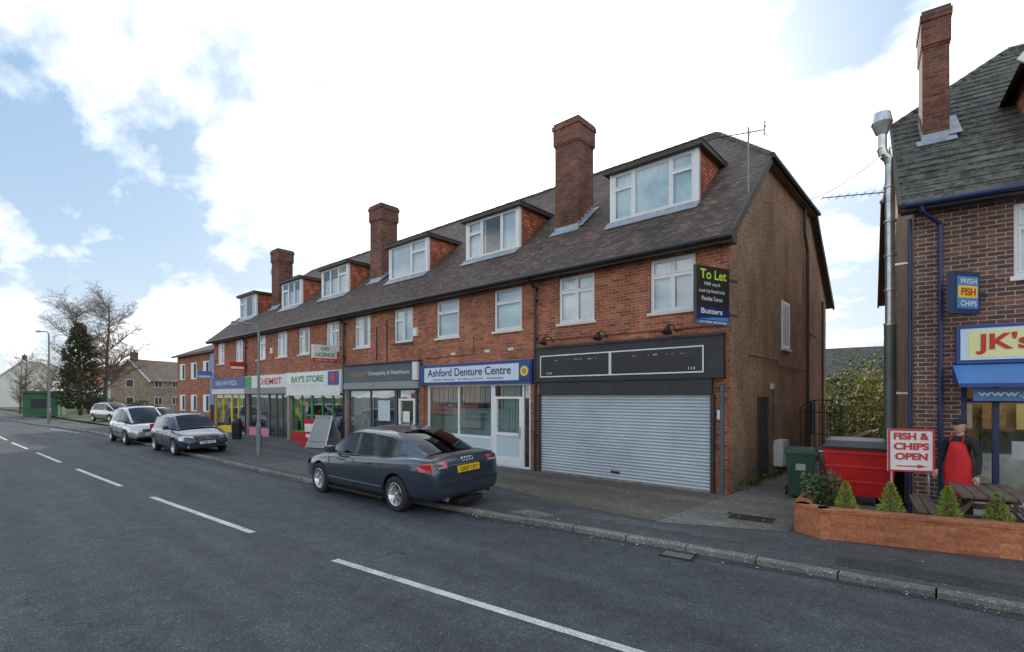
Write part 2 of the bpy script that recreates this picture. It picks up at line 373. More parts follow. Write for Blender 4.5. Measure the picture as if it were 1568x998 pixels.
# ------------------------------------------------------------------ ground
RZ=-.08
def interp(tab,x):
    if x<=tab[0][0]: return tab[0][1]
    for (a,ya),(b,yb) in zip(tab,tab[1:]):
        if x<=b: return ya+(yb-ya)*(x-a)/(b-a)
    return tab[-1][1]
KT=[(-300,0.5),(-110,3.4),(-74,3.9),(-55,4.7),(-46,5.6),(-39,6.1),(-30,6.2),(-21,6.2),(-16,6.18),(-12.2,6.25),(-9,6.45),(-6.5,6.68),(-4.5,6.92),(-2.7,7.1),(.5,7.33),(3,7.45),(60,8.5)]
def KY(x): return (interp(KT,x-.8)+interp(KT,x)+interp(KT,x+.8))/3
xs=[-300,-200,-140,-110,-90,-74]+[-64+ i*4 for i in range(9)]+[-28+i for i in range(34)]+[8,15,30,60]
g=MB(); g.face([(-900,-900,-.14),(900,-900,-.14),(900,900,-.14),(-900,900,-.14)],MGrass); g.build('ground')
g=MB()
for a,b in zip(xs,xs[1:]): g.face([(a,-.9,RZ),(b,-.9,RZ),(b,KY(b),RZ),(a,KY(a),RZ)],MRoad)
g.build('road')
g=MB()
for a,b in zip(xs,xs[1:]):
    g.face([(a,KY(a)+.12,0),(b,KY(b)+.12,0),(b,24 if a>-36 else KY(b)+2.4,0),(a,24 if a>-36 else KY(a)+2.4,0)],MPave)
    g.face([(a,-3.2,0),(b,-3.2,0),(b,-1.03,0),(a,-1.03,0)],MPave)
g.build('pavement')
g=MB(); x=-110.0
while x<12:
    L=.915; a=x+.010;b=x+L-.010
    h=.010+U(-.004,.004); dy=U(-.008,.008)
    ya,yb=KY(a)+dy,KY(b)+dy
    vs=[(a,ya,RZ-.05),(b,yb,RZ-.05),(b,yb+.125,RZ-.05),(a,ya+.125,RZ-.05),(a,ya+.0,h-.02),(b,yb,h-.02),(b,yb+.125,h),(a,ya+.125,h),(a,ya+.022,h),(b,yb+.022,h)]
    g.add(vs,[(0,1,5,4),(4,5,9,8),(8,9,6,7),(1,2,6,9,5),(3,0,4,8,7),(2,3,7,6)],MKerb)
    if x>-40: g.box(a,b,-1.03,-.9,RZ-.05,h,MKerb)
    x+=L
g.build('kerb')
g=MB()
xx=-40.0
while xx<11:
    w0=.16+.05*math.sin(xx*1.7); w1=.16+.05*math.sin((xx+.5)*1.7)
    g.face([(xx,KY(xx)-w0,RZ+.004),(xx+.5,KY(xx+.5)-w1,RZ+.004),(xx+.5,KY(xx+.5)+.001,RZ+.004),(xx,KY(xx)+.001,RZ+.004)],MPatchD); xx+=.5
g.build('gutter_channel')
g=MB()
CT=[(-80,1.2),(-34,2.2),(-27.4,2.46),(-20.3,2.72),(-15.6,2.93),(-8.66,3.36),(-6.38,3.54),(-2.14,4.0),(4,4.7)]
def dash(a,b,wd=.11,tab=CT,z=RZ+.006):
    n=4
    for i in range(n):
        p=a+(b-a)*i/n;q=a+(b-a)*(i+1)/n
        g.face([(p,interp(tab,p)-wd/2,z),(q,interp(tab,q)-wd/2,z),(q,interp(tab,q)+wd/2,z),(p,interp(tab,p)+wd/2,z)],MLine)
for a,b in [(-6.38,-1.75),(.5,5),(-13.4,-8.66),(-20.3,-15.6),(-27.4,-22.7),(-34.2,-29.6),(-41,-36.4),(-48,-43.3),(-55,-50)]: dash(a,b)
for i in range(5):
    g.face([(-41-i*1.4,5.3-i*.12,RZ+.006),(-40.1-i*1.4,5.42-i*.12,RZ+.006),(-40.1-i*1.4,5.58-i*.12,RZ+.006),(-41-i*1.4,5.46-i*.12,RZ+.006)],MLine)
g.build('road_markings')
g=MB()
g.face([(-9.3,9.0,.004),(-6.2,8.3,.004),(-3.9,8.15,.004),(-3.6,11.5,.004),(-9.3,11.5,.004)],MFore)
g.face([(-35.5,9.6,.004),(-9.3,9.6,.004),(-9.3,11.5,.004),(-35.5,11.5,.004)],MPatchL)
g.build('forecourt')
g=MB()
g.face([(-3.9,8.1,.005),(-2.05,8.9,.005),(-1.9,12,.005),(-1.6,23,.005),(-3.9,23,.005),(-3.75,11.5,.005)],MConc)
g.face([(-6.3,7.0,.004),(-5.6,6.98,.004),(-5.5,7.35,.004),(-6.2,7.4,.004)],MConc)
g.build('concrete_path')
g=MB()
g.face([(-16.5,6.6,.004),(-13.5,6.6,.004),(-13.4,8.3,.004),(-16.6,8.2,.004)],MPatchL)
g.face([(-5.6,7.55,.004),(-2.4,7.75,.004),(-2.3,8.05,.004),(-5.7,8.0,.004)],MPatchL)
g.face([(-1.2,7.55,.004),(1.2,7.75,.004),(1.15,8.15,.004),(-1.25,8.0,.004)],MPatchD)
g.face([(-12.2,7.9,.004),(-9.6,8.0,.004),(-9.6,9.4,.004),(-12.3,9.3,.004)],MPatchD)
g.face([(-24,6.5,.004),(-19.8,6.5,.004),(-19.8,7.4,.004),(-24,7.3,.004)],MPatchD)
g.build('pavement_patches')
g=MB()
g.face([(-300,4,-.05),(-38.5,8.55,-.02),(-38.5,40,-.02),(-300,60,-.02)],MGrass)
g.build('grass_verge')
g=MB()
for i in range(420):
    if R()<.5: x=U(-14,3); y=KY(x)+(U(-.22,-.02)); z=RZ+.008
    elif R()<.6: x=U(-9,-2); y=U(9.5,11.3); z=.012
    else: x=U(-12,2); y=KY(x)+U(.2,1.8); z=.010
    s_=U(.010,.028); a=U(0,6.28); c_,q=math.cos(a)*s_,math.sin(a)*s_
    g.face([(x-c_,y-q,z),(x+q*.5,y-c_*.5,z+.004),(x+c_,y+q,z+.006),(x-q*.5,y+c_*.5,z+.003)],MLitter if R()<.8 else MWhiteP)
g.build('leaf_litter')
def cover(name,x,y,wx,wy,z,grate=False,rz=0):
    g=MB(); g.box(-wx/2,wx/2,-wy/2,wy/2,-.01,.004,MIron)
    if grate:
        for i in range(9): g.box(-wx/2+.03+i*(wx-.06)/9,-wx/2+.045+i*(wx-.06)/9+.012,-wy/2+.04,wy/2-.04,.004,.014,MPole)
        g.box(-wx/2,wx/2,-wy/2,-wy/2+.035,.004,.015,MIron); g.box(-wx/2,wx/2,wy/2-.035,wy/2,.004,.015,MIron)
    else:
        for i in range(6):
            for j in range(6): g.box(-wx/2+.05+i*(wx-.1)/6,-wx/2+.05+(i+.6)*(wx-.1)/6,-wy/2+.05+j*(wy-.1)/6,-wy/2+.05+(j+.6)*(wy-.1)/6,.004,.009,MIron)
    g.build(name,loc=(x,y,z),rot=(0,0,rz))
cover('drain_grate',-2.95,6.82,.45,.3,RZ+.006,True,.1)
cover('manhole_cover',-2.75,9.45,.7,.42,.009,False,.1)
# ------------------------------------------------------------------ building helpers
def wall_holes(mb,x0,x1,z0,z1,y,holes,m,depth=.12):
    X=sorted({x0,x1,*[h[0] for h in holes],*[h[1] for h in holes]}); Zs=sorted({z0,z1,*[h[2] for h in holes],*[h[3] for h in holes]})
    for a,b in zip(X,X[1:]):
        for c,d in zip(Zs,Zs[1:]):
            cx,cz=(a+b)/2,(c+d)/2
            if any(h[0]<cx<h[1] and h[2]<cz<h[3] for h in holes): continue
            mb.face([(a,y,c),(b,y,c),(b,y,d),(a,y,d)],m)
    for h in holes:
        a,b,c,d=h[:4]; e=y+depth
        mb.face([(a,y,c),(a,y,d),(a,e,d),(a,e,c)],m); mb.face([(b,y,c),(b,e,c),(b,e,d),(b,y,d)],m)
        mb.face([(a,y,d),(b,y,d),(b,e,d),(a,e,d)],m); mb.face([(a,y,c),(a,e,c),(b,e,c),(b,y,c)],m)
def curtain(mb,x0,x1,z0,z1,y,m,amp=.02,per=.11):
    n=max(4,int((x1-x0)/per*4)); ph=R()*6
    pts=[(x0+(x1-x0)*i/n, y+amp*math.sin(ph+2*math.pi*(x1-x0)*i/n/per)) for i in range(n+1)]
    vs=[];fs=[]
    for x,yy in pts: vs+= [(x,yy,z0),(x,yy,z1)]
    for i in range(n): fs.append((2*i,2*i+2,2*i+3,2*i+1))
    mb.add(vs,fs,m,True)
def window(fr,gl,cu,x0,x1,z0,z1,y,lights,top=None,fw=.055,cur=('c',MCurt),frm=MWhite,room=.6):
    d0,d1=y,y+.06
    fr.box(x0,x0+fw,d0,d1,z0,z1,frm); fr.box(x1-fw,x1,d0,d1,z0,z1,frm)
    fr.box(x0+fw,x1-fw,d0,d1,z0,z0+fw,frm); fr.box(x0+fw,x1-fw,d0,d1,z1-fw,z1,frm)
    ed=[x0+(x1-x0)*f for f in lights]; E=[x0+fw]+ed+[x1-fw]
    for e in ed: fr.box(e-fw*.5,e+fw*.5,d0+.003,d1-.003,z0+fw,z1-fw,frm)
    for i,(a,b) in enumerate(zip(E,E[1:])):
        a2=a+(fw*.5 if i>0 else 0); b2=b-(fw*.5 if i<len(E)-2 else 0)
        if top and i in top:
            zt=z0+(z1-z0)*.68
            fr.box(a2,b2,d0+.006,d1-.006,zt-fw*.5,zt+fw*.5,frm)
            segs=((z0+fw,zt-fw*.5),(zt+fw*.5,z1-fw))
        else: segs=((z0+fw,z1-fw),)
        for (c,d) in segs:
            s=.028
            fr.box(a2,a2+s,d0-.012,d0+.02,c,d,frm); fr.box(b2-s,b2,d0-.012,d0+.02,c,d,frm)
            fr.box(a2+s,b2-s,d0-.012,d0+.02,c,c+s,frm); fr.box(a2+s,b2-s,d0-.012,d0+.02,d-s,d,frm)
            tl=U(-.004,.004)
            gl.face([(a2+s,d0+.007+tl,c+s),(b2-s,d0+.007-tl,c+s),(b2-s,d0+.007-tl,d-s),(a2+s,d0+.007+tl,d-s)],MGlass)
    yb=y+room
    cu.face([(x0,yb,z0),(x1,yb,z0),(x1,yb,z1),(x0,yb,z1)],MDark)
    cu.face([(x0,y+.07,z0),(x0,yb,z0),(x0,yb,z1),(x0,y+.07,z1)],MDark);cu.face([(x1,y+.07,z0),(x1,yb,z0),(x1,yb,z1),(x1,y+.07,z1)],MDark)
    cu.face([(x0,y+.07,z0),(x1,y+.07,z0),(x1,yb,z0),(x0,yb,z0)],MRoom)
    if cur:
        k,m=cur; yy=y+.10
        if k=='c': curtain(cu,x0+fw,x1-fw,z0+.02,z1-.02,yy,m,.014,.09)
        elif k=='g':
            q=(x1-x0)*.46; curtain(cu,x0+fw,x0+q,z0+.02,z1-.02,yy,m,.014,.09); curtain(cu,x1-q,x1-fw,z0+.02,z1-.02,yy,m,.014,.09)
        elif k=='s':
            q=(x1-x0)*.34; curtain(cu,x0+fw,x0+q,z0+.02,z1-.02,yy,m); curtain(cu,x1-q,x1-fw,z0+.02,z1-.02,yy,m)
        elif k=='h': curtain(cu,x0+fw,x1-fw,z0+.02,z0+(z1-z0)*.62,yy,m,.012,.07)
        elif k=='v': curtain(cu,x0+fw,x0+(x1-x0)*.62,z0+.02,z1-.02,yy,m); curtain(cu,x1-(x1-x0)*.22,x1-fw,z0+.02,z1-.02,yy,m)
def roofshape(mb,x0,x1,y0,y1,ze,zr,zh,m,hx,hipL=True,hipR=True):
    yr=(y0+y1)/2; sl=(zr-ze)/(yr-y0); yh=y0+(zh-ze)/sl; yk=y1-(zh-ze)/sl
    th=.09
    for dz,mm in((0,m),(-th,MSoff)):
        rl=x0+(hx if hipL else 0); rr=x1-(hx if hipR else 0)
        mb.face([(x0,y0,ze+dz),(x1,y0,ze+dz)]+([(x1,yh,zh+dz)] if hipR else [])+[(rr,yr,zr+dz),(rl,yr,zr+dz)]+([(x0,yh,zh+dz)] if hipL else []),mm)
        mb.face([(x1,y1,ze+dz),(x0,y1,ze+dz)]+([(x0,yk,zh+dz)] if hipL else [])+[(rl,yr,zr+dz),(rr,yr,zr+dz)]+([(x1,yk,zh+dz)] if hipR else []),mm)
        if hipR: mb.face([(x1,yh,zh+dz),(x1,yk,zh+dz),(rr,yr,zr+dz)],mm)
        if hipL: mb.face([(x0,yk,zh+dz),(x0,yh,zh+dz),(rl,yr,zr+dz)],mm)
    n=int((rr-rl)/.3)
    for i in range(n):
        a=rl+(rr-rl)*i/n;b=rl+(rr-rl)*(i+1)/n-.02
        j=U(-.008,.008); mb.tube((a,yr,zr-.03+j),(b,yr,zr-.03+j),.10,.09,m,8)
    for xx,rx,f in((x1,rr,hipR),(x0,rl,hipL)):
        if not f: continue
        for yy in(yh,yk):
            A=Vector((xx,yy,zh-.04));B=Vector((rx,yr,zr-.04));k=12
            for i in range(k): mb.tube(A.lerp(B,i/k),A.lerp(B,(i+.95)/k),.095,.085,m,8)
    for xx,f in((x1,hipR),(x0,hipL)):
        if f:
            mb.beam((xx-.02,y0,ze-.10),(xx-.02,yh,zh-.10),.05,.17,MSoff); mb.beam((xx-.02,y1,ze-.10),(xx-.02,yk,zh-.10),.05,.17,MSoff)
            mb.tube((xx+.05,yh-.1,zh-.07),(xx+.05,yk+.1,zh-.07),.055,.055,MBlack,8)
    return sl,yr,yh,yk
def chimney(name,parent,x0,x1,y0,y1,zb,zt,m,sl,co_=.075):
    c=MB(); c.box(x0,x1,y0,y1,zb-1.2,zt-.75,m)
    c.box(x0-co_*.3,x1+co_*.3,y0-.02,y1+.02,zt-.75,zt-.70,m)
    c.box(x0-co_*.6,x1+co_*.6,y0-.045,y1+.045,zt-.70,zt-.22,m)
    c.box(x0-co_,x1+co_,y0-.075,y1+.075,zt-.22,zt-.08,m)
    c.box(x0-co_*.5,x1+co_*.5,y0-.04,y1+.04,zt-.08,zt,MSoff)
    c.beam((x0-.1,y0-.10,zb-.10*sl+.03),(x1+.1,y0-.10,zb-.10*sl+.03),.25,.02,MLead,up=(0,-sl,1))
    c.box(x0-.01,x1+.01,y0-.012,y0,zb-.02,zb+.14,MLead)
    k=5
    for i in range(k):
        ya=y0+(y1-y0)*i/k; yb=y0+(y1-y0)*(i+1)/k; za=zb+(ya-y0)*sl
        for xx in (x1+.001,x0-.013): c.box(xx,xx+.012,ya,yb,za-.05,za+.22,MLead)
    c.beam((x1+.09,y0-.05,zb+.03),(x1+.09,y1+.05,zb+(y1-y0)*sl+.08),.2,.015,MLead)
    c.build(name,parent)
def dormer(nm,parent,x0,x1,yf,zs,zt,sl,ze,y0,lights,top,cur):
    d=MB();gl=MB();cu=MB()
    fr=.09
    d.box(x0,x0+fr,yf,yf+.12,zs-.1,zt,MWhite); d.box(x1-fr,x1,yf,yf+.12,zs-.1,zt,MWhite)
    window(d,gl,cu,x0+fr,x1-fr,zs,zt,yf+.02,lights,top,fw=.06,cur=cur,room=1.0)
    d.box(x0-.05,x1+.05,yf-.10,yf+.02,zs-.13,zs-.02,MLead)
    d.beam((x0-.05,yf-.18,zs-.14-.02),(x1+.05,yf-.18,zs-.14-.02),.25,.02,MLead,up=(0,-sl,1))
    yb=y0+(zt+.02-ze)/sl
    for xx,s in((x0+.02,-1),(x1-.02,1)):
        d.face([(xx,yf+.1,zs-.3),(xx,yf+.1,zt),(xx,yb+.1,zt+.02)],MCheek)
        d.beam((xx+s*.06,yf+.1,zs+.0),(xx+s*.06,yb,zt+.0),.12,.015,MLead)
    zz0,zz1=zt,zt+.11
    d.box(x0-.14,x1+.14,yf-.16,yb+.35,zz0,zz1,MSoff)
    d.box(x0-.155,x1+.155,yf-.175,yb+.36,zz1,zz1+.03,MFelt)
    d.build(nm,parent); gl.build(nm+'_glass',parent); cu.build(nm+'_curtains',parent)
# ------------------------------------------------------------------ main terrace of shops
T=empty('shop_terrace')
FY=11.42; B=[-3.83,-9.15,-14.4,-19.65,-24.95,-30.2,-35.5]
wl=MB()
wins=[(-8.40,-7.23),(-5.65,-4.53),(-10.9,-9.75),(-13.67,-12.5),(-16.17,-15.0),(-18.94,-17.77),(-21.33,-20.2),(-23.97,-22.85),(-26.35,-25.2),(-28.9,-27.75),(-31.95,-30.85),(-34.85,-33.7)]
WZ0,WZ1=4.17,5.46
shops=[(-8.98,-4.16,0,2.5),(-14.15,-9.42,0,2.62),(-19.45,-14.6,0,2.62),(-24.75,-19.85,0,2.62),(-30.0,-25.1,0,2.62),(-35.3,-30.4,0,2.62)]
holes=[(a,b,WZ0,WZ1) for a,b in wins]+[s_ for s_ in shops]
wall_holes(wl,B[-1],B[0],-.3,5.62,FY,holes,MBrick,.12)
ze,zrd,zhh=5.62,10.8,8.38; ey0,ey1=11.05,22.69
SL=(zrd-ze)/((ey1-ey0)/2)
def rz_(y): return ze+min(y-ey0,ey1-y)*SL
for xx in (B[0],B[-1]):
    yh=ey0+(zhh-ze)/SL; yk=ey1-(zhh-ze)/SL
    wl.face([(xx,FY,-.3),(xx,22.3,-.3),(xx,22.3,5.85),(xx,yk,zhh-.06),(xx,yh,zhh-.06),(xx,FY,5.85)],MRender)
wl.face([(B[-1],22.3,-.3),(B[0],22.3,-.3),(B[0],22.3,5.7),(B[-1],22.3,5.7)],MRender)
k=0; z=-.3
while z<5.6:
    wl.box(B[0],B[0]+.004,FY+.0,FY+(.26 if k%2 else .16),z,min(z+.225,5.7),MBrick); z+=.225; k+=1
wl.build('walls',T)
rf=MB()
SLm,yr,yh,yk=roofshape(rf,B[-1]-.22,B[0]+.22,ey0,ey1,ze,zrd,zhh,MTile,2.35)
rf.build('roof',T)
ev=MB()
ev.box(B[-1]-.2,B[0]+.2,11.12,11.419,5.50,5.56,MSoff); ev.box(B[-1]-.2,B[0]+.2,11.09,11.12,5.46,5.60,MSoff)
ev.tube((B[-1]-.2,11.03,5.56),(B[0]+.24,11.03,5.56),.06,.06,MBlack,10)
ev.box(B[0]-.02,B[0]+.21,11.1,11.42,5.45,5.72,MSoff)
ev.box(B[0],B[0]+.2,yh,yk,zhh-.16,zhh-.11,MSoff)
for x in (-9.17,-19.67,-30.2):
    ev.path([(x,11.03,5.5),(x,11.33,5.25),(x,11.33,.0)],.04,MBlack)
    ev.box(x-.06,x+.06,11.28,11.38,5.2,5.3,MBlack)
    for z in (1.0,2.4,3.8,4.9): ev.box(x-.055,x+.055,11.3,11.42,z,z+.05,MBlack)
ev.path([(-3.74,18.8,0),(-3.74,18.8,6.9),(-3.74,18.4,7.4),(-3.74,18.4,8.3)],.05,MSoff)
ev.path([(-3.74,21.2,0),(-3.74,21.2,5.6)],.04,MSoff); ev.path([(-3.76,18.8,4.3),(-3.74,19.9,4.2)],.03,MSoff)
ev.path([(-3.92,11.36,0.0),(-3.92,11.36,2.4)],.045,MGrey)
ev.path([(-3.8,12.9,3.15),(-3.8,15.4,3.15),(-3.8,15.4,3.0),(-3.8,18.7,3.0)],.012,MSoff)
ev.build('gutters_and_pipes',T)
fr=MB();gl=MB();cu=MB();sl_=MB()
for i,(a,b) in enumerate(wins):
    st=([.5],{0,1},('g',MCurt)) if i<2 else ([],{0},('c',MCurt2 if i==2 else MCurt)) if i in(2,3) else ([.42],{1},('v',MCurt)) if i%3==0 else ([.5],{0},('s' if i%2 else 'c',MCurt))
    window(fr,gl,cu,a+.01,b-.01,WZ0+.01,WZ1-.01,FY+.045,*st[:2],cur=st[2])
    sl_.box(a-.06,b+.06,FY-.05,FY+.05,WZ0-.07,WZ0,MCream if i!=4 else MSoff)
fr.build('window_frames',T); gl.build('window_glass',T); cu.build('curtains',T); sl_.build('window_sills',T)
sd=MB()
sd.box(-3.83,-3.80,15.9,16.75,3.55,4.9,MWhite); sd.box(-3.80,-3.795,15.98,16.67,3.63,4.82,MCurt); sd.box(-3.83,-3.75,15.85,16.8,3.47,3.55,MCream)
sd.box(-3.83,-3.82,13.65,14.45,0,2.1,MSoff); sd.box(-3.82,-3.815,13.7,14.4,.02,2.05,MDark)
sd.box(-3.83,-3.79,13.6,13.66,0,2.15,MSoff); sd.box(-3.83,-3.79,14.44,14.5,0,2.15,MSoff); sd.box(-3.83,-3.79,13.66,14.44,2.1,2.15,MSoff)
sd.box(-3.83,-3.6,15.1,15.75,.25,.95,MWhiteP); sd.box(-3.60,-3.595,15.13,15.72,.28,.92,MWhite)
sd.box(-3.83,-3.77,14.8,15.0,2.35,2.5,MCream); sd.path([(-3.78,14.9,2.35),(-3.78,14.9,.9)],.01,MBlack)
sd.box(-3.83,-3.78,19.6,20.2,.9,2.0,MDark)
sd.build('side_door_and_meter_box',T)
for x in(-9.28,-19.85,-30.35): chimney('chimney',T,x-.44,x+.44,13.03,13.9,rz_(13.03),10.85,MBrickC,SL)
dl=[(-7.5,-4.95,[.27,.73],{0,2},('c',MCurt2)),(-13.5,-10.93,[.3,.7],{0},('s',MCurt)),(-18.3,-15.7,[.6],{1},('c',MCurt)),(-24.1,-21.6,[.33,.66],{2},('h',MCurt)),(-28.6,-26.3,[.33,.66],{0},('h',MCurt)),(-34.7,-32.2,[.4],{0},('s',MCurt))]
for a,b,l,t,c_ in dl: dormer('dormer',T,a,b,12.67,7.1,8.46,SL,ze,ey0,l,t,c_)
# ---- shop fronts
S=MB(); G2=MB(); IN=MB()
def room(x0,x1,m,depth=4,zt=2.62,floor=MSoff,back=None):
    y0=FY+.125;y1=FY+depth
    IN.face([(x0,y1,0),(x1,y1,0),(x1,y1,zt),(x0,y1,zt)],back or m); IN.face([(x0,y0,0),(x0,y1,0),(x0,y1,zt),(x0,y0,zt)],m)
    IN.face([(x1,y0,0),(x1,y1,0),(x1,y1,zt),(x1,y0,zt)],m); IN.face([(x0,y0,.01),(x1,y0,.01),(x1,y1,.01),(x0,y1,.01)],floor); IN.face([(x0,y0,zt),(x1,y0,zt),(x1,y1,zt),(x0,y1,zt)],m)
def shopglass(x0,x1,z0,z1,y,fm,mull,fw=.06):
    S.box(x0,x0+fw,y,y+.08,z0,z1,fm);S.box(x1-fw,x1,y,y+.08,z0,z1,fm);S.box(x0+fw,x1-fw,y,y+.08,z0,z0+fw,fm);S.box(x0+fw,x1-fw,y,y+.08,z1-fw,z1,fm)
    for m_ in mull: S.box(m_-fw/2,m_+fw/2,y+.003,y+.077,z0+fw,z1-fw,fm)
    G2.face([(x0+fw,y+.04,z0+fw),(x1-fw,y+.04,z0+fw),(x1-fw,y+.04,z1-fw),(x0+fw,y+.04,z1-fw)],MGlassT)
S.box(-9.10,-3.86,FY-.14,FY+.0-.001,2.62,3.50,MChar)
S.box(-9.14,-3.84,FY-.18,FY-.14+.1,3.50,3.56,MBlack); S.box(-9.12,-3.85,FY-.17,FY-.001,2.56,2.619,MBlack)
S.box(-9.0,-4.12,FY-.12,FY-.001,2.2,2.559,MChar)
S.box(-8.93,-4.28,FY-.16,FY-.141,2.69,3.30,MBlack)
for (a,b,c,d) in((-8.93,-4.28,3.27,3.30),(-8.93,-4.28,2.69,2.72)): S.box(a,b,FY-.166,FY-.161,c,d,MWhite)
for a in(-8.93,-6.70,-6.66,-4.31): S.box(a,a+.03,FY-.165,FY-.1605,2.721,3.269,MWhite)
S.box(-9.06,-8.98,FY-.1,FY,0,2.2,MChar); S.box(-4.16,-4.08,FY-.1,FY,0,2.2,MChar)
pr=[];z=0.03
vs=[];fs=[]
while z<2.2:
    pr+= [(FY-.025,z),(FY-.048,z+.016),(FY-.056,z+.034),(FY-.048,z+.054),(FY-.025,z+.070)]; z+=.078
for (y,z) in pr: vs+=[(-8.98,y,z),(-4.16,y,z)]
for i in range(len(pr)-1): fs.append((2*i,2*i+1,2*i+3,2*i+2))
S.add(vs,fs,MShut); S.box(-8.98,-4.16,FY-.06,FY-.02,0.0,.05,MSteel)
S.box(-6.7,-6.45,FY-.07,FY-.055,.2,.25,MBlack)
S.box(-4.02,-3.94,FY-.06,FY,1.65,1.85,MWhite)
def swan(x,z=3.62):
    S.path([(x,FY-.0,z+.05),(x,FY-.15,z+.18),(x,FY-.35,z+.2),(x,FY-.45,z+.12)],.013,MBlack,6)
    S.tube((x,FY-.44,z+.16),(x,FY-.50,z-.02),.03,.12,MBlack,12)
for x in(-8.56,-6.83,-4.99): swan(x)
for (a,b) in((-8.93,-6.7),(-6.6,-4.31)):
    for i in range(16): 
        xx=U(a+.5,b-.2); S.box(xx,xx+U(.02,.07),FY-.1645,FY-.1602,3.12+U(0,.03),3.15+U(0,.03),MGreyL)
S.box(-14.4,-9.28,FY-.12,FY-.001,2.55,3.24,MBlue)
S.box(-14.15,-9.75,FY-.15,FY-.121,2.64,3.14,MSignB); S.box(-9.72,-9.32,FY-.15,FY-.121,2.64,3.14,MBlue)
S.tube((-9.52,FY-.17,2.9),(-9.52,FY-.14,2.9),.15,.15,MYel,20); S.tube((-9.52,FY-.175,2.9),(-9.52,FY-.17,2.9),.08,.08,MTan,20); S.box(-14.38,-14.17,FY-.16,FY-.121,2.6,3.2,MBlue)
room(-14.15,-9.42,MRoom)
shopglass(-14.15,-10.98,.0,2.55,FY+.02,MWhite,[-12.55,-11.0])
S.box(-14.09,-11.04,FY+.01,FY+.055,.06,.82,MFrost); S.box(-14.09,-11.04,FY,FY+.06,.82,.9,MWhite)
S.box(-12.58,-12.52,FY+.0,FY+.009,.06,.82,MWhite)
shopglass(-10.97,-9.42,.0,2.55,FY+.02,MWhite,[-10.92,-9.72])
S.box(-10.89,-9.75,FY+.0,FY+.1,2.08,2.15,MWhite); S.box(-10.89,-10.79,FY+.0,FY+.1,.05,2.08,MWhite); S.box(-9.85,-9.75,FY+.0,FY+.1,.05,2.08,MWhite); S.box(-10.79,-9.85,FY+.0,FY+.1,.05,.3,MWhite); S.box(-10.79,-9.85,FY+.0,FY+.1,.95,1.05,MWhite); S.box(-10.79,-9.85,FY+.03,FY+.05,.3,.95,MFrost)
S.box(-9.83,-9.8,FY-.05,FY,.9,1.25,MSteel)
for a,b,zb_ in((-14.05,-12.6,1.95),(-12.5,-11.05,1.95),(-10.75,-9.9,1.0)):
    k=int((b-a)/.12)
    for i in range(k): IN.box(a+i*.12,a+i*.12+.1,FY+.16+.01*(i%2),FY+.165+.01*(i%2),zb_,2.5,MTeal)
IN.box(-14.05,-11.1,FY+.7,FY+.75,0,1.75,MTeal); IN.box(-13.2,-12.0,FY+.5,FY+.65,1.1,1.6,MWhiteP)
S.box(-19.6,-14.45,FY-.12,FY-.001,2.72,3.42,MGrey); S.box(-19.6,-14.45,FY-.2,FY-.001,3.42,3.47,MChar)
S.box(-19.55,-14.5,FY-.16,FY-.001,2.45,2.719,MGreyL)
S.box(-14.75,-14.48,FY-.22,FY-.121,2.75,3.40,MWhiteP)
room(-19.45,-14.6,MRoom)
shopglass(-19.45,-16.1,.35,2.44,FY+.02,MGrey,[-17.8]); S.box(-19.45,-16.1,FY+.02,FY+.12,0,.349,MGrey)
shopglass(-16.08,-14.6,.0,2.44,FY+.02,MGrey,[-15.9,-14.85]); S.box(-15.87,-14.88,FY+.0,FY+.1,.05,.5,MWhite); S.box(-15.87,-14.88,FY+.0,FY+.1,2.0,2.08,MWhite);S.box(-15.87,-15.77,FY,FY+.1,.5,2,MWhite);S.box(-14.98,-14.88,FY,FY+.1,.5,2,MWhite)
for a,b in((-19.35,-17.85),(-17.75,-16.2)): 
    for k in range(int((b-a)/.1)): IN.box(a+k*.1,a+k*.1+.085,FY+.22,FY+.225,.5,2.4,MWhiteP if a<-18 else MGreyL)
S.box(-17.3,-16.5,FY+.050,FY+.053,1.2,2.0,MFrost); S.box(-15.6,-15.2,FY+.0,FY+.02,1.2,1.6,MWhiteP)
S.box(-24.9,-19.72,FY-.2,FY-.001,2.62,3.30,MWhiteP); S.box(-24.85,-19.75,FY-.21,FY-.201,2.2,2.615,MWhiteP); S.box(-24.9,-19.72,FY-.19,FY-.001,2.3,2.61,MCream)
S.box(-24.7,-20.9,FY-.215,FY-.201,2.72,3.22,MWhite); S.box(-20.75,-19.85,FY-.22,FY-.201,2.66,3.26,MBlue); S.tube((-20.3,FY-.235,2.96),(-20.3,FY-.22,2.96),.2,.2,MRed,16)
room(-24.75,-19.85,MRoom,back=MTan)
shopglass(-24.75,-22.7,.45,2.3,FY+.02,MGreen,[-23.7]); S.box(-24.75,-22.7,FY+.02,FY+.12,0,.449,MRed)
shopglass(-22.68,-19.85,.0,2.3,FY+.02,MGreen,[-21.7,-20.8])
PM=[MRed,MYel,MGreen,MWhiteP,MBlueL,MPink,MTan,MBlue]
def posters(x0,x1,z0,z1,n,y,mats):
    for i in range(n):
        w_=U(.2,.55);h_=U(.25,.6); a=U(x0,x1-w_);c=U(z0,z1-h_); yy=y+.0015*i
        IN.face([(a,yy,c),(a+w_,yy,c),(a+w_,yy,c+h_),(a,yy,c+h_)],random.choice(mats))
posters(-24.6,-22.8,.5,2.2,9,FY+.075,PM); posters(-22.6,-20.8,.1,2.2,9,FY+.075,PM); posters(-20.7,-19.95,.1,2.2,3,FY+.075,PM)
for k in range(5):
    for j in range(16): IN.box(-24.5+j*.28,-24.5+j*.28+.24,FY+1.6,FY+1.9,.3+k*.42,.3+k*.42+U(.2,.34),random.choice(PM))
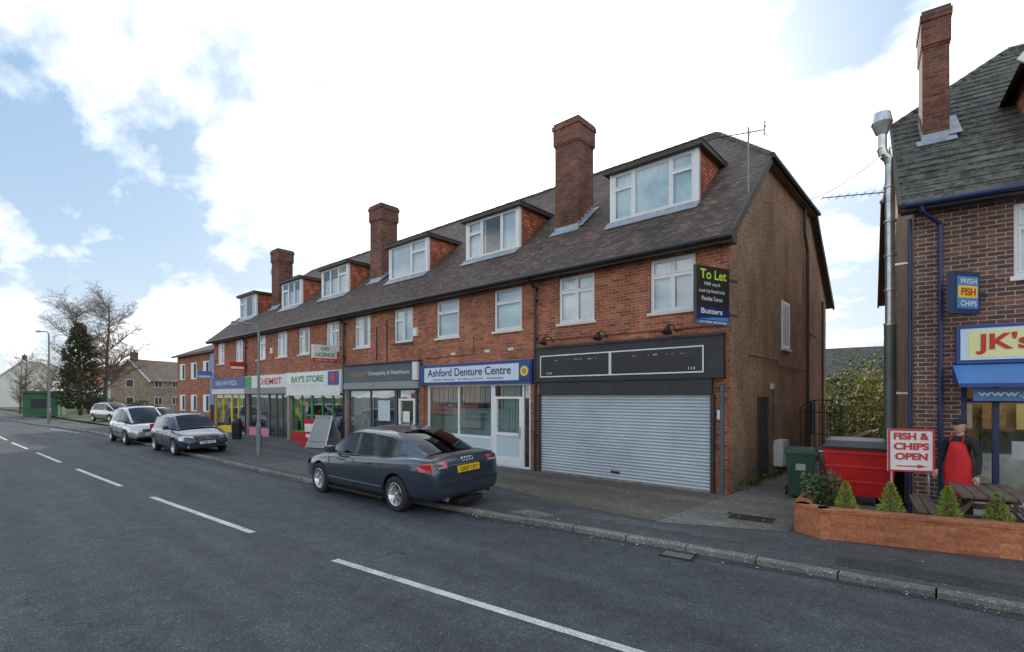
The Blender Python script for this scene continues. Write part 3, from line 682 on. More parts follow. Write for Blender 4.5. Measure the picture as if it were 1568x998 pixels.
S.box(-30.15,-25.0,FY-.15,FY-.001,2.62,3.28,MWhiteP); S.box(-30.15,-25.0,FY-.16,FY-.001,2.3,2.61,MGreyL); S.box(-30.15,-29.2,FY-.16,FY-.151,2.64,3.26,MGreen)
room(-30.0,-25.1,MRoom)
shopglass(-30,-27.4,.45,2.3,FY+.02,MGrey,[-28.7]); S.box(-30,-27.4,FY+.02,FY+.12,0,.449,MPink); shopglass(-27.38,-25.1,.0,2.3,FY+.02,MGrey,[-26.5,-25.8]); posters(-29.9,-27.5,.5,2.1,5,FY+.075,[MPink,MWhiteP,MBlueL]); posters(-26.4,-25.2,.4,2.0,3,FY+.075,[MWhiteP,MPink])
S.box(-35.45,-30.25,FY-.15,FY-.001,2.62,3.28,MBlue); S.box(-35.45,-30.25,FY-.14,FY-.001,2.3,2.61,MCream)
room(-35.3,-30.4,MRoom)
shopglass(-35.3,-32.6,.35,2.3,FY+.02,MYel,[-34]); S.box(-35.3,-32.6,FY+.02,FY+.12,0,.349,MYel); shopglass(-32.58,-30.4,.0,2.3,FY+.02,MYel,[-31.6]); posters(-35.2,-32.7,.4,2.2,9,FY+.075,[MYel,MYel,MWhiteP,MRed]); posters(-32.5,-30.5,.3,2.2,7,FY+.075,[MYel,MWhiteP,MBlueL,MYel])
for x in B[1:-1]: S.box(x-.1,x+.1,FY-.06,FY-.002,0,2.5,MBrick if x>-15 else MGreyL)
for x,z in((-14.9,4.35),(-27.0,4.4)): S.box(x,x+.22,FY-.08,FY-.001,z,z+.3,MWhiteP)
for x in(-10.3,-12.9,-11.3): S.box(x,x+.22,FY-.012,FY-.001,3.55,3.63,MCream)
S.path([(-16.6,FY-.03,3.5),(-16.6,FY-.03,5.1)],.02,MBlack)
S.path([(-17.3,FY-.03,3.6),(-17.3,FY-.03,4.9)],.02,MBlack)
S.path([(-9.0,FY-.012,3.75),(-3.9,FY-.012,3.72)],.01,MBlack,5); S.path([(-14.3,FY-.012,3.5),(-11.8,FY-.012,3.52),(-11.8,FY-.012,4.1)],.009,MBlack,5)
S.build('shop_fronts',T); G2.build('shop_window_glass',T); IN.build('shop_interiors',T)
yt=FY-.155
text('Ashford Denture Centre','sign_lettering',T,(-12.0,yt,2.96),3.9,.26,MNavy,bold=.01)
text('NEW SMILES   01784 257770   REPAIRS','sign_lettering',T,(-12.0,yt,2.72),3.3,.06,MNavy)
text('Osteopathy & Healthcare','sign_lettering',T,(-16.4,FY-.125,3.05),2.7,.2,MWhite)
text('Ashford','sign_lettering',T,(-18.5,FY-.125,3.08),1.1,.28,MTan,shear=.4)
text("RAY'S STORE",'sign_lettering',T,(-22.7,FY-.22,2.97),3.1,.32,MGreen,bold=.03)
text('CHEMIST','sign_lettering',T,(-26.9,FY-.155,2.95),2.9,.34,MRed,bold=.02)
text('TAKE AWAY PIZZA','sign_lettering',T,(-33.0,FY-.155,2.95),3.4,.26,MWhite)
text('114','sign_lettering',T,(-4.55,FY-.163,2.8),.16,.07,MWhite); text('114','sign_lettering',T,(-8.6,FY-.163,2.8),.16,.07,MWhite)
for i,s_ in enumerate(['FOR ALL','YOUR DENTURE','REQUIREMENTS']): text(s_,'window_lettering',T,(-13.3,FY+.05,1.85-i*.17),[.55,.95,.95][i],.1,MNavy)
for i,s_ in enumerate(['. COSMETIC DENTURES','. METAL DENTURES','. FLEXIBLE DENTURES','. DENTURE REPAIRS']): text(s_,'window_lettering',T,(-11.75,FY+.05,1.9-i*.16),1.1,.07,MNavy)
# ------------------------------------------------------------------ signs on terrace
E=empty('to_let_sign',(-4.09,10.31,3.68),math.atan2(.94,.34))
g=MB(); g.box(0,1,-.03,.0,.36,1.2,MBlack); g.box(0,1,-.03,0,.06,.357,MNavy); g.box(0,1,-.03,0,.0,.057,MBlueL); g.box(.0,1,.01,.03,0,1.2,MWhiteP)
g.box(-.02,0,-.035,.035,0,1.2,MSoff); g.box(.98,1.3,-.02,.02,.2,.25,MSoff); g.box(.98,1.3,-.02,.02,.95,1.0,MSoff)
g.face([(.02,-.032,.08),(.98,-.032,.07),(.98,-.032,.16),(.5,-.032,.14)],MBlueL); g.build('board',E)
text('To Let','lettering',E,(.5,-.032,1.03),.8,.2,MYG,bold=.02)
for i,(s_,w_) in enumerate([('700 sq.ft',.5),('Lock Up Retail Unit',.78),('Flexible Terms',.62)]): text(s_,'lettering',E,(.46,-.032,.82-i*.15),w_,.085,MWhite,bold=.01)
text('Butters','lettering',E,(.45,-.034,.26),.65,.11,MWhite,bold=.02); text('01784 472700','lettering',E,(.5,-.036,.03),.8,.05,MWhite,bold=.02)
E=empty('off_licence_sign',(-20.3,10.25,3.62),math.pi/2)
g=MB(); g.box(0,1.1,-.06,.06,.16,.72,MWhiteP); g.box(0,1.1,-.06,.06,0,.157,MRed); g.box(1.1,1.17,-.02,.02,.3,.4,MBlack); g.build('panel',E)
text('OFF','lettering',E,(.55,-.062,.56),.4,.16,MGreen,bold=.03); text('LICENCE','lettering',E,(.55,-.062,.31),.85,.16,MGreen,bold=.03); text('OPEN ALL DAY','lettering',E,(.55,-.062,.08),.9,.08,MWhite)
for nm,x,z,m_ in(('projecting_shop_sign',-30.3,3.65,MRed),('projecting_shop_sign',-35.6,3.3,MBlueL)):
    g=MB(); g.box(-.05,.05,-.9,-.1,0,.45,m_); g.box(-.015,.015,-.12,.0,.2,.25,MBlack); g.box(-.053,.053,-.85,-.15,.05,.18,MWhiteP); g.build(nm,loc=(x,FY,z))
def aerial(name,loc,rz,pole,L,n):
    g=MB(); g.tube((0,0,-pole),(0,0,.12),.02,.02,MGreyL,6)
    g.tube((-L*.25,0,0),(L*.75,0,0),.012,.012,MBlack,5)
    for i in range(n):
        x=-L*.25+L*i/(n-1); h=.17 if i else .22
        g.tube((x,-h,0),(x,h,0),.006,.006,MBlack,4)
    g.beam((-L*.25,-.02,-.12),(-L*.25,.02,.25),.02,.02,MBlack,up=(1,0,0)); g.tube((-L*.28,-.18,.14),(-L*.28,.18,.14),.008,.008,MBlack,4);g.tube((-L*.28,-.18,-.14),(-L*.28,.18,-.14),.008,.008,MBlack,4)
    g.build(name,loc=loc,rot=(0,0,rz))
aerial('tv_aerial',(-3.72,12.55,8.35),math.radians(200),1.9,1.35,10)
aerial('tv_aerial',(-16,16.9,11.2),.3,.8,1.0,8); aerial('tv_aerial',(-35,15,10.6),.5,1.6,1.0,8)
# ------------------------------------------------------------------ building on the right
J=empty('fish_and_chip_shop',(-.61,11.42,0),math.radians(7.2))
w2=MB()
wall_holes(w2,0,9,-.3,5.5,0,[(1.27,2.5,4.1,5.3),(4.2,5.4,4.1,5.3),(.62,5.6,0,2.6)],MBrickD)
jl=5.5;jr=10.5;jh=8.2;jy0,jy1=-.35,11.15
jsl=(jr-jl)/((jy1-jy0)/2); jyh=jy0+(jh-jl)/jsl; jyk=jy1-(jh-jl)/jsl
for xx in(0,9): w2.face([(xx,0,-.3),(xx,10.8,-.3),(xx,10.8,5.7),(xx,jyk,jh-.06),(xx,jyh,jh-.06),(xx,0,5.7)],MRenderP)
w2.face([(0,10.8,-.3),(9,10.8,-.3),(9,10.8,5.7),(0,10.8,5.7)],MRenderP)
w2.box(-.004,0,0,.35,-.3,5.5,MBrickD)
w2.build('walls',J)
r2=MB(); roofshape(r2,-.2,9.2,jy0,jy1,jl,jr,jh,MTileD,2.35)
for i in range(1,26):
    y=jy0+i*.22; z=jl+(y-jy0)*jsl
    if z>jr-.1: break
    x=-.2 if z<jh else -.2+2.35*(z-jh)/(jr-jh)
    while x<5.0:
        r2.beam((x+.01,y,z+.008),(x+.29,y,z+.008),.05,.022+U(-.004,.004),MTileD,up=(0,-jsl,1)); x+=.30
r2.build('roof',J)
e2=MB(); e2.box(-.2,9.2,-.3,-.001,5.38,5.44,MSoff); e2.box(-.2,9.2,-.33,-.3,5.36,5.5,MSoff)
e2.tube((-.15,-.39,5.44),(9.2,-.39,5.44),.05,.05,MBlueG,10)
e2.path([(.06,-.39,5.4),(.08,-.36,5.3),(.35,-.07,5.12),(.35,-.07,0)],.035,MBlueG)
e2.path([(-.06,.0,5.3),(-.06,.02,0)],.03,MBlueG)
for z in(1.3,2.6,3.9): e2.box(.3,.4,-.06,0,z,z+.05,MBlueG)
e2.build('gutters_and_pipes',J)
def rj(y): return jl+(y-jy0)*jsl
chimney('chimney',J,.25,.67,1.7,2.45,rj(1.7),9.9,MBrickC,jsl,.04)
fr=MB();gl=MB();cu=MB()
for a,b in((1.27,2.5),(4.2,5.4)): window(fr,gl,cu,a+.01,b-.01,4.11,5.29,.045,[.5],{0},cur=('c',MCurt)); fr.box(a-.05,b+.05,-.06,.04,4.03,4.1,MWhite)
fr.build('window_frames',J);gl.build('window_glass',J);cu.build('curtains',J)
g=MB(); g.box(1.75,3.45,.9,3.2,6.6,8.1,MCheek); g.face([(1.75,.9,8.1),(3.45,.9,8.1),(2.6,.9,9.1)],MCheek)
for s_ in(-1,1):
    g.face([(2.6,.65,9.25),(2.6,3.9,9.25),(2.6+s_*1.1,3.0,7.95),(2.6+s_*1.1,.65,7.95)],MTileD)
    g.beam((2.6,.64,9.2),(2.6+s_*1.12,.64,7.88),.05,.16,MWhite)
g.box(2.0,3.2,.85,.9,7.0,8.0,MWhite); g.box(2.08,3.12,.84,.85,7.08,7.92,MCurt)
g.build('gabled_dormer',J)
s2=MB(); s2.box(.55,5.6,-.12,-.001,2.7,3.34,MBlue); s2.box(.60,5.55,-.14,-.121,2.76,3.28,MSignB); s2.box(.70,2.3,-.145,-.141,2.80,3.24,MYelP)
s2.face([(.5,-.12,2.68),(5.7,-.12,2.68),(5.7,-.75,2.36),(.5,-.75,2.36)],MBlueL); s2.face([(.5,-.12,2.68),(.5,-.75,2.36),(.5,-.75,2.33),(.5,-.12,2.4)],MBlue)
s2.face([(.5,-.752,2.36),(5.7,-.752,2.36),(5.7,-.752,2.30),(.5,-.752,2.30)],MBlue)
s2.box(.72,5.6,-.42,-.38,2.08,2.29,MBlueL)
for a in(.62,1.02,2.1,3.2,4.4,5.52): s2.box(a,a+.08,.0,.09,0,2.6,MBlueG)
s2.box(.70,5.52,.01,.08,.0,.5,MWhiteP); s2.box(.70,5.52,0,.085,2.05,2.12,MBlueG)
s2.face([(.7,.04,.5),(5.5,.04,.5),(5.5,.04,2.05),(.7,.04,2.05)],MGlass)
W2=simple('warm_interior',(.42,.27,.14),.7,var=.35,scale=3)
s2.face([(.62,2.6,0),(5.6,2.6,0),(5.6,2.6,2.6),(.62,2.6,2.6)],W2); s2.face([(.62,.12,0),(.62,2.6,0),(.62,2.6,2.6),(.62,.12,2.6)],W2);s2.face([(5.6,.12,0),(5.6,2.6,0),(5.6,2.6,2.6),(5.6,.12,2.6)],W2)
s2.face([(.62,.12,2.59),(5.6,.12,2.59),(5.6,2.6,2.59),(.62,2.6,2.59)],MRoom); s2.face([(.62,.12,.01),(5.6,.12,.01),(5.6,2.6,.01),(.62,2.6,.01)],MWood)
s2.box(1.0,5,1.2,1.7,0,1.1,MSteel); s2.box(1.1,4.8,1.5,1.68,1.1,1.5,MDark)
for i in range(9): s2.box(.75+i*.5,1.1+i*.5,2.4,2.5,1.5,2.0,random.choice([MYelP,MWhiteP,MTan]))
LMP=simple('shop_ceiling_lamp',(1,.78,.5),.5,emit=3.5,var=0)
for x in(1.4,2.6,3.8): s2.box(x,x+.5,.6,1.8,2.54,2.57,LMP)
for i in range(5):
    a=1.15+i*.85+U(0,.2); c_=1.0+U(0,.5); s2.face([(a,.047,c_),(a+.21,.047,c_),(a+.21,.047,c_+.3),(a,.047,c_+.3)],[MWhiteP,MYelP,MTan][i%3])
s2.build('shop_front',J)
text("JK's",'sign_lettering',J,(1.12,-.15,3.02),.66,.35,MRed,bold=.03); text('www.jks.co.uk','sign_lettering',J,(1.42,-.425,2.185),1.3,.12,MWhite,bold=.02); text('fish bar','sign_lettering',J,(3.2,-.15,3.0),1.5,.33,MRed,bold=.02)
E=empty('fish_shop_projecting_sign',(-.12,10.85,3.5),math.radians(55))
g=MB(); g.box(0,.55,-.06,.06,0,.68,MBlueG); g.box(.05,.5,-.065,-.061,.08,.60,MBlueL); g.box(.07,.48,-.068,-.066,.25,.45,MYel); g.box(.55,.75,-.015,.015,.3,.36,MBlack); g.build('panel',E,bevel=.01)
text('FRESH','lettering',E,(.28,-.07,.52),.34,.08,MWhite,bold=.02); text('FISH','lettering',E,(.28,-.072,.35),.3,.12,MRed,bold=.02); text('CHIPS','lettering',E,(.28,-.07,.16),.34,.09,MWhite,bold=.02)
E=empty('extractor_flue',(-1.07,12.8,0))
g=MB()
g.tube((0,0,1.0),(0,0,3.6),.105,.105,MDuct,16); g.tube((0,0,3.6),(0,0,6.95),.085,.085,MSteel,16)
for z in(1.9,2.9,3.6,4.3,5.0,5.7,6.4): g.tube((0,0,z),(0,0,z+.04),.11,.11,MSteel if z>3.5 else MDuct,16)
pp=[(0,0,6.9),(-.03,-.02,7.0),(-.10,-.06,7.08),(-.13,-.08,7.2),(-.13,-.08,7.5)]
for a,b in zip(pp,pp[1:]): g.tube(a,b,.088,.088,MSteel,16)
g.tube((-.13,-.08,7.48),(-.13,-.08,7.72),.095,.19,MSteel,20,False); g.tube((-.13,-.08,7.72),(-.13,-.08,7.92),.19,.15,MSteel,20)
g.tube((0,0,.9),(.0,0,1.05),.2,.12,MIron,12); g.box(-.22,.22,-.2,.2,0.0,.9,MIron)
for z in(2.2,4.8,6.4): g.box(0,.35,-.02,.02,z,z+.04,MSteel)
g.build('duct',E)
aerial('tv_aerial',(-.95,14.45,6.82),math.radians(206),.6,2.2,14)
g=MB(); pts=[]
for i in range(13):
    t=i/12; p=Vector((-3.9,17,7.9)).lerp(Vector((-.8,12.6,7.3)),t); p.z-=.25*math.sin(math.pi*t); pts.append(p)
g.path(pts,.007,MBlack,4); g.build('overhead_cable')
# ------------------------------------------------------------------ planter, plants
E=empty('brick_planter')
g=MB()
pl=[(-2.15,11.0),(-1.99,9.05),(-1.585,8.82),(.7,9.42),(4.5,10.2)]
for (a,b),(c_,d_) in zip(pl,pl[1:]):
    L=math.hypot(c_-a,d_-b); an=math.atan2(d_-b,c_-a)
    M=Matrix.Translation((a,b,0))@Matrix.Rotation(an,4,'Z')
    g.box(-.05 if a<-2 else 0,L,0,.2,-.05,.40,MBrickP,M); g.box(-.03,L+.03,-.015,.215,.40,.455,MBrickP,M)
g.build('wall',E,bevel=.006)
g=MB(); g.face([(-1.95,10.9,.30),(-1.85,9.1,.30),(-1.5,8.95,.30),(.7,9.6,.30),(4.5,10.4,.30),(4.5,10.55,.30),(.7,9.95,.30),(-1.4,9.5,.30),(-1.6,10.9,.30)],MSoil); g.build('soil',E)
g=MB(); g.face([(-1.9,9.4,.02),(5,10,.02),(5,12,.02),(-1.9,12,.02)],MConc); g.build('terrace_paving')
def leaves(name,blobs,n,size,mats,parent=None):
    g=MB()
    tot=sum(b[3]*b[4]*b[5] for b in blobs)
    for (x,y,z,rx,ry,rz2) in blobs:
        k=int(n*rx*ry*rz2/tot); ph=U(0,6)
        for i in range(k):
            while True:
                a=Vector((U(-1,1),U(-1,1),U(-1,1)))
                if .1<a.length<1: break
            a=a.normalized()*(a.length**.5)*(1+.24*math.sin(5*a.x+3*a.z+ph)+.2*math.sin(8*a.y-6*a.z+ph))
            p=Vector((x+a.x*rx,y+a.y*ry,z+a.z*rz2)); s_=size*U(.5,1.3)
            d=Vector((U(-1,1),U(-1,1),U(-1,1))).normalized(); e=d.orthogonal().normalized()*s_; f=d.cross(e).normalized()*s_*.6
            g.face([p-e,p-f,p+e,p+f],random.choice(mats))
    return g.build(name,parent)
def conifer(name,x,y,z,h,r,n,size,mats,parent=None,ragged=.25,pw=1.0):
    g=MB(); g.tube((x,y,z),(x,y,z+h*.8),r*.12,r*.03,MBark,6)
    for i in range(n):
        t=R()**1.15; ang=U(0,6.283); rr=r*((1-t)**pw)*(1+ragged*math.sin(ang*5+t*23)+ragged*.7*math.sin(ang*3-t*41)+ragged*.6*math.sin(t*60+ang))*(U(.35,1)**.5)
        if t<.12: rr*=.55+t*3.7
        p=Vector((x+rr*math.cos(ang),y+rr*math.sin(ang),z+.03*h+t*h*.97)); 
        d=Vector((math.cos(ang),math.sin(ang),U(.2,1.6))).normalized(); e=d*size*U(.6,1.4); sd=d.cross(Vector((U(-1,1),U(-1,1),U(-1,1)))).normalized()*size*.3
        g.face([p-e*.3,p+sd,p+e,p-sd],random.choice(mats))
    return g.build(name,parent)
for (x,y,h,r) in((-1.32,9.22,.56,.17),(-.78,9.4,.56,.2),(-.13,9.55,.54,.2),(.38,9.68,.54,.21),(1.0,9.86,.5,.2)):
    conifer('dwarf_conifer',x,y,.30,h*U(.92,1.05),r*U(.9,1.1),1300,.035,[MLeafC,MLeafC,MLeafC,MLeafY],ragged=.14,pw=.7)
leaves('laurel_shrub',[(-1.8,9.75,.55,.24,.32,.30),(-1.75,10.3,.5,.22,.3,.28)],1200,.04,[MLeafD,MLeafG,MLeafG])
leaves('wall_weeds',[(-3.7,12.2+i*.55+U(-.2,.2),.06,.10,.16,.10+U(0,.08)) for i in range(16)]+[(-3.2+U(0,.6),9.0+U(0,.5),.02,.12,.1,.04) for i in range(3)],1500,.03,[MLeafG,MLeafY,MLeafD])
def picnic(name,x,y,rz):
    g=MB(); L=1.5
    for i in range(5): g.box(-L/2,L/2,-.36+i*.148,-.36+i*.148+.135,.70,.74,MWood)
    for s_ in(-1,1):
        for k in(0,1): g.box(-L/2,L/2,s_*.72-.13+k*.14,s_*.72-.005+k*.14,.42,.455,MWood)
        for xx in(-.55,.55):
            g.beam((xx,s_*.18,.70),(xx,s_*.62,0.02),.045,.09,MWood,up=(1,0,0))
    for xx in(-.55,.55): g.beam((xx+.05,-.85,.38),(xx+.05,.85,.38),.04,.09,MWood); g.beam((xx+.05,-.3,.66),(xx+.05,.3,.66),.04,.07,MWood)
    g.build(name,loc=(x,y,.02),rot=(0,0,rz),bevel=.004)
picnic('picnic_table',.28,10.35,math.radians(97)); picnic('picnic_table',1.9,10.7,math.radians(97))
def wheelie(name,x,y,rz):
    E=empty(name,(x,y,.01),rz); g=MB()
    def fr_(z,w_,d): return [(-w_/2,-d/2,z),(w_/2,-d/2,z),(w_/2,d/2,z),(-w_/2,d/2,z)]
    a=fr_(.06,.42,.5);b=fr_(.93,.55,.66)
    g.add(a+b,[(0,3,2,1),(0,1,5,4),(1,2,6,5),(2,3,7,6),(3,0,4,7)],MBinG)
    g.box(-.29,.29,-.35,.36,.93,.965,MBinG)
    l0=fr_(.966,.60,.72);l1=fr_(1.05,.50,.6); g.add(l0+l1,[(0,1,5,4),(1,2,6,5),(2,3,7,6),(3,0,4,7),(4,5,6,7)],MBinG)
    g.tube((-.27,.4,.98),(.27,.4,.98),.02,.02,MBinG,8)
    for s_ in(-1,1): g.tube((s_*.24,.26,.1),(s_*.29,.26,.1),.1,.1,MRubber,16)
    g.box(-.09,.09,-.325,-.296,.60,.74,MGreyL)
    for s_ in(-.2,.2): g.box(s_-.015,s_+.015,-.325,-.28,.35,.9,MBinG)
    g.build('body',E,bevel=.012)
wheelie('wheelie_bin',-2.55,12.15,math.radians(12))
E=empty('waste_container',(-1.5,12.3,0),math.radians(4)); g=MB()
a=[(-.5,-.42,.2),(.5,-.42,.2),(.5,.42,.2),(-.5,.42,.2)];b=[(-.6,-.52,1.12),(.6,-.52,1.12),(.6,.52,1.12),(-.6,.52,1.12)]
g.add(a+b,[(0,3,2,1),(0,1,5,4),(1,2,6,5),(2,3,7,6),(3,0,4,7)],MBinR)
for z in(.45,.75,1.02): 
    q=.5+.1*(z-.2)/.92; g.box(-q-.015,q+.015,-.42-.1*(z-.2)/.92-.02,-.40-.1*(z-.2)/.92,z,z+.05,MBinR)
g.box(-.63,.63,-.56,.56,1.12,1.17,MBlack)
g.add([(-.6,-.54,1.17),(.6,-.54,1.17),(.6,.5,1.17),(-.6,.5,1.17),(-.56,-.3,1.27),(.56,-.3,1.27),(.56,.4,1.30),(-.56,.4,1.30)],[(0,1,5,4),(1,2,6,5),(2,3,7,6),(3,0,4,7),(4,5,6,7)],MBlack)
for sx in(-.42,.42):
    for sy in(-.33,.33): g.tube((sx-.02,sy,.1),(sx+.03,sy,.1),.09,.09,MRubber,14); g.box(sx-.04,sx+.04,sy-.04,sy+.04,.12,.2,MIron)
g.tube((-.64,-.1,1.0),(-.72,-.1,1.0),.03,.03,MSteel,10);g.tube((.64,-.1,1.0),(.72,-.1,1.0),.03,.03,MSteel,10)
g.build('body',E,bevel=.012)
E=empty('fish_and_chips_board',(-.93,10.72,.0),math.radians(24)); g=MB()
g.box(0,.66,-.02,.02,.88,1.6,MWhiteP); g.box(.0,.66,-.028,-.0205,.88,.91,MRed); g.box(0,.66,-.028,-.0205,1.57,1.6,MRed); g.box(0,.03,-.028,-.0205,.911,1.569,MRed); g.box(.63,.66,-.028,-.0205,.911,1.569,MRed)
for x in(.05,.58): g.box(x,x+.03,.021,.05,0,1.55,MSteel)
g.box(.05,.61,.02,.35,.02,.05,MSteel); g.box(.12,.42,-.024,-.021,.965,.985,MRed); g.face([(.42,-.024,.94),(.55,-.024,.975),(.42,-.024,1.01)],MRed)
g.build('board',E)
for i,(s_,w_) in enumerate([('FISH &',.5),('CHIPS',.5),('OPEN',.46)]): text(s_,'lettering',E,(.33,-.025,1.48-i*.17),w_,.12,MRed,bold=.04)
g=MB()
for i in range(9): g.tube((-3.7+i*.13,17.6,.05),(-3.7+i*.13,17.6,1.7+.25*math.sin(math.pi*i/8)),.012,.012,MIron,5)
for z in(.2,1.0,1.65): g.box(-3.72,-2.6,17.59,17.61,z,z+.03,MIron)
for k in range(12):
    t0=math.pi*k/12;t1=math.pi*(k+1)/12
    g.tube((-3.16-.54*math.cos(t0),17.6,1.7+.35*math.sin(t0)),(-3.16-.54*math.cos(t1),17.6,1.7+.35*math.sin(t1)),.015,.015,MIron,5)
g.build('iron_gate')
g=MB(); g.box(-2.35,-2.15,13.0,22,0,.95,MBrickY); g.box(-2.38,-2.12,12.98,22,.95,1.0,MConc); g.build('garden_wall')
g=MB()
for i in range(40): g.box(-12+i*.5,-12+i*.5+.48,30,30.03,0,1.7+U(-.02,.02),MWood)
for i in range(14): g.box(-12+i*1.5,-12+i*1.5+.1,29.9,30,0,1.85,MWood)
g.build('wooden_fence')
leaves('garden_hedge',[(-6,27,1.5,1.6,1,1.7),(-4.3,26,1.3,1.1,1,1.5),(-3,25.5,1.3,.9,.9,1.4),(-2.3,20.5,.9,.35,1.2,.6),(-4,32,2.0,2.5,1.2,1.8)],8000,.09,[MLeafG,MLeafG,MLeafO,MLeafY])
leaves('autumn_bush',[(-3.1,27.5,2.1,.6,.6,1.1),(-1.6,26,1.9,.7,.6,1.1)],2400,.08,[MLeafY,MLeafO,MLeafO])
leaves('background_trees',[(-12,70,3,6,3,3),(-2,75,3,5,3,3),(6,72,3.4,5,3,3.4),(-20,80,4,6,3,4)],9000,.3,[MLeafD,MLeafG,MLeafB])
def house(name,x,y,rz,w_,d_,he,hr,wm,rm,chim=True,wn=2,white=MWhite):
    E=empty(name,(x,y,0),rz); g=MB()
    g.box(-w_/2,w_/2,-d_/2,d_/2,-.3,he,wm)
    for s_ in(-1,1):
        g.face([(s_*w_/2,-d_/2,he),(s_*w_/2,d_/2,he),(s_*w_/2,0,hr)],wm)
        g.face([(-w_/2-.3,s_*(d_/2+.35),he-.25),(w_/2+.3,s_*(d_/2+.35),he-.25),(w_/2+.3,0,hr+.1),(-w_/2-.3,0,hr+.1)],rm)
        for q in(-1,1): g.beam((q*(w_/2+.3),s_*(d_/2+.35),he-.3),(q*(w_/2+.3),0,hr+.05),.05,.2,white)
        for fl in range(wn):
            zc=.9+fl*2.6
            for k in range(max(1,int(w_/3))):
                xx=-w_/2+1+k*3
                g.box(xx,xx+1.3,s_*d_/2-.03,s_*d_/2+.03,zc,zc+1.2,white); g.box(xx+.08,xx+.6,s_*(d_/2+.031),s_*(d_/2+.036),zc+.08,zc+1.12,MDark);g.box(xx+.7,xx+1.22,s_*(d_/2+.031),s_*(d_/2+.036),zc+.08,zc+1.12,MDark)
            g.box(s_*w_/2-.03,s_*w_/2+.03,-.7,.7,zc,zc+1.2,white); g.box(s_*(w_/2+.031),s_*(w_/2+.036),-.6,.6,zc+.08,zc+1.12,MDark)
    if chim: g.box(w_/2-1,w_/2-.3,-.35,.35,he,hr+1.1,MBrickC); g.tube((w_/2-.65,0,hr+1.1),(w_/2-.65,0,hr+1.45),.13,.11,MBrickP,10)
    g.build('walls_and_roof',E)
house('distant_house',-9,52,.1,13,9,3.6,6.3,MBrickY,MTileD,wn=1)
house('yellow_brick_house',-93,22,math.radians(-60),9,7,4.6,7.6,MBrickY,MTile,wn=2,white=MCream)
house('white_house',-150,13,math.radians(-20),12,8,6.0,9.6,MCream,MTileD)
house('white_house',-165,25,math.radians(60),12,8,5.5,9.0,MCream,MTile)
house('red_roof_house',-125,22,math.radians(20),10,8,4.5,8.0,MCream,MCheek)
house('red_roof_house',-108,27,math.radians(30),9,8,4.2,7.2,MBrick,MCheek)
E=empty('brick_block',(-49,13,0)); g=MB()
g.box(0,9,0,9,-.3,5.5,MBrick)
g.face([(-.3,-.3,5.5),(9.3,-.3,5.5),(9.3,4.5,7.6),(2.5,4.5,7.6)],MTile); g.face([(-.3,-.3,5.5),(2.5,4.5,7.6),(-.3,9.3,5.5)],MTile); g.face([(9.3,9.3,5.5),(-.3,9.3,5.5),(2.5,4.5,7.6),(9.3,4.5,7.6)],MTile)
g.face([(9.0,0,5.5),(9.0,9,5.5),(9.0,4.5,7.5)],MBrick); g.box(-.35,9.35,-.36,-.28,5.35,5.5,MSoff)
for fl in(0,1):
    for k in range(3): g.box(.8+k*2.8,2.1+k*2.8,-.03,.02,1.0+fl*2.5,2.3+fl*2.5,MWhite); g.box(.9+k*2.8,1.4+k*2.8,-.036,-.031,1.1+fl*2.5,2.2+fl*2.5,MCurt);g.box(1.5+k*2.8,2.0+k*2.8,-.036,-.031,1.1+fl*2.5,2.2+fl*2.5,MDark)
g.box(8.0,8.8,-.06,-.001,0,5.3,MBlueL)
g.build('walls_and_roof',E)
E=empty('green_cabin',(-76,7.5,0),math.radians(-15)); g=MB()
g.box(-2.2,2.2,-1.4,1.4,0,2.5,MCabin); g.box(-2.4,2.4,-1.6,1.6,2.5,2.75,MLeafG); g.box(-1.6,-.6,-1.43,-1.4,.9,1.9,MDark); g.box(.4,1.3,-1.43,-1.4,.05,2.1,MLeafD)
g.box(2.2,2.23,-.8,.4,.9,1.9,MDark)
for i in range(12): g.box(-2.2+i*.37,-2.18+i*.37,-1.42,-1.4,0,2.5,MLeafD)
g.build('body',E)
g=MB(); g.box(-68,-50,11.5,11.7,0,1.0,MBrickY); g.box(-50,-49.8,11.7,14,0,1.0,MBrickY); g.build('boundary_wall')
g=MB()
for i in range(30): g.box(-38,-37.95,12+i*.4,12.36+i*.4,0,1.6,MWood)
g.build('side_fence')
# ------------------------------------------------------------------ trees
def grow(g,p,d,L,r,lev,P):
    segs=P['seg'][lev]; p=Vector(p); d=Vector(d).normalized()
    for i in range(segs):
        d=(d+Vector((U(-1,1),U(-1,1),U(-1,1)))*P['wob'][lev]+Vector((0,0,P['grav'][lev]))).normalized()
        q=p+d*L/segs; r1=max(.005,r*(1-.75*(i+1)/segs)); r0=max(.007,r*(1-.75*i/segs))
        g.tube(p,q,r0,r1,MBark if lev<1 else MBirch,6 if lev<2 else 3,False)
        if lev<3:
            if lev>0 or i>=P['start']:
                for k in range(P['kids'][lev]):
                    a=Vector((U(-1,1),U(-1,1),U(-.4,.9))); a=(a-a.dot(d)*d).normalized(); t=R()
                    nd_=(d*U(.5,1.0)+a*U(.6,1.0)).normalized()
                    grow(g,p.lerp(q,t),nd_,L*P['len'][lev]*U(.6,1.1)*(1-.35*i/segs),r0*.45,lev+1,P)
        p=q
def tree(name,x,y,h,r,P,seed,lean=0):
    random.seed(seed); g=MB(); grow(g,(0,0,-.1),(lean,lean*.2,1),h,r,0,P)
    return g.build(name,loc=(x,y,0))
PB={'seg':[8,5,4,2],'wob':[.09,.18,.22,.25],'grav':[.05,.03,-.08,-.25],'kids':[4,4,4],'len':[.46,.44,.55],'start':2}
tree('birch_tree',-70.3,11.8,12.4,.26,PB,3)
tree('birch_tree',-76.5,10.6,12.2,.24,PB,8,-.03)
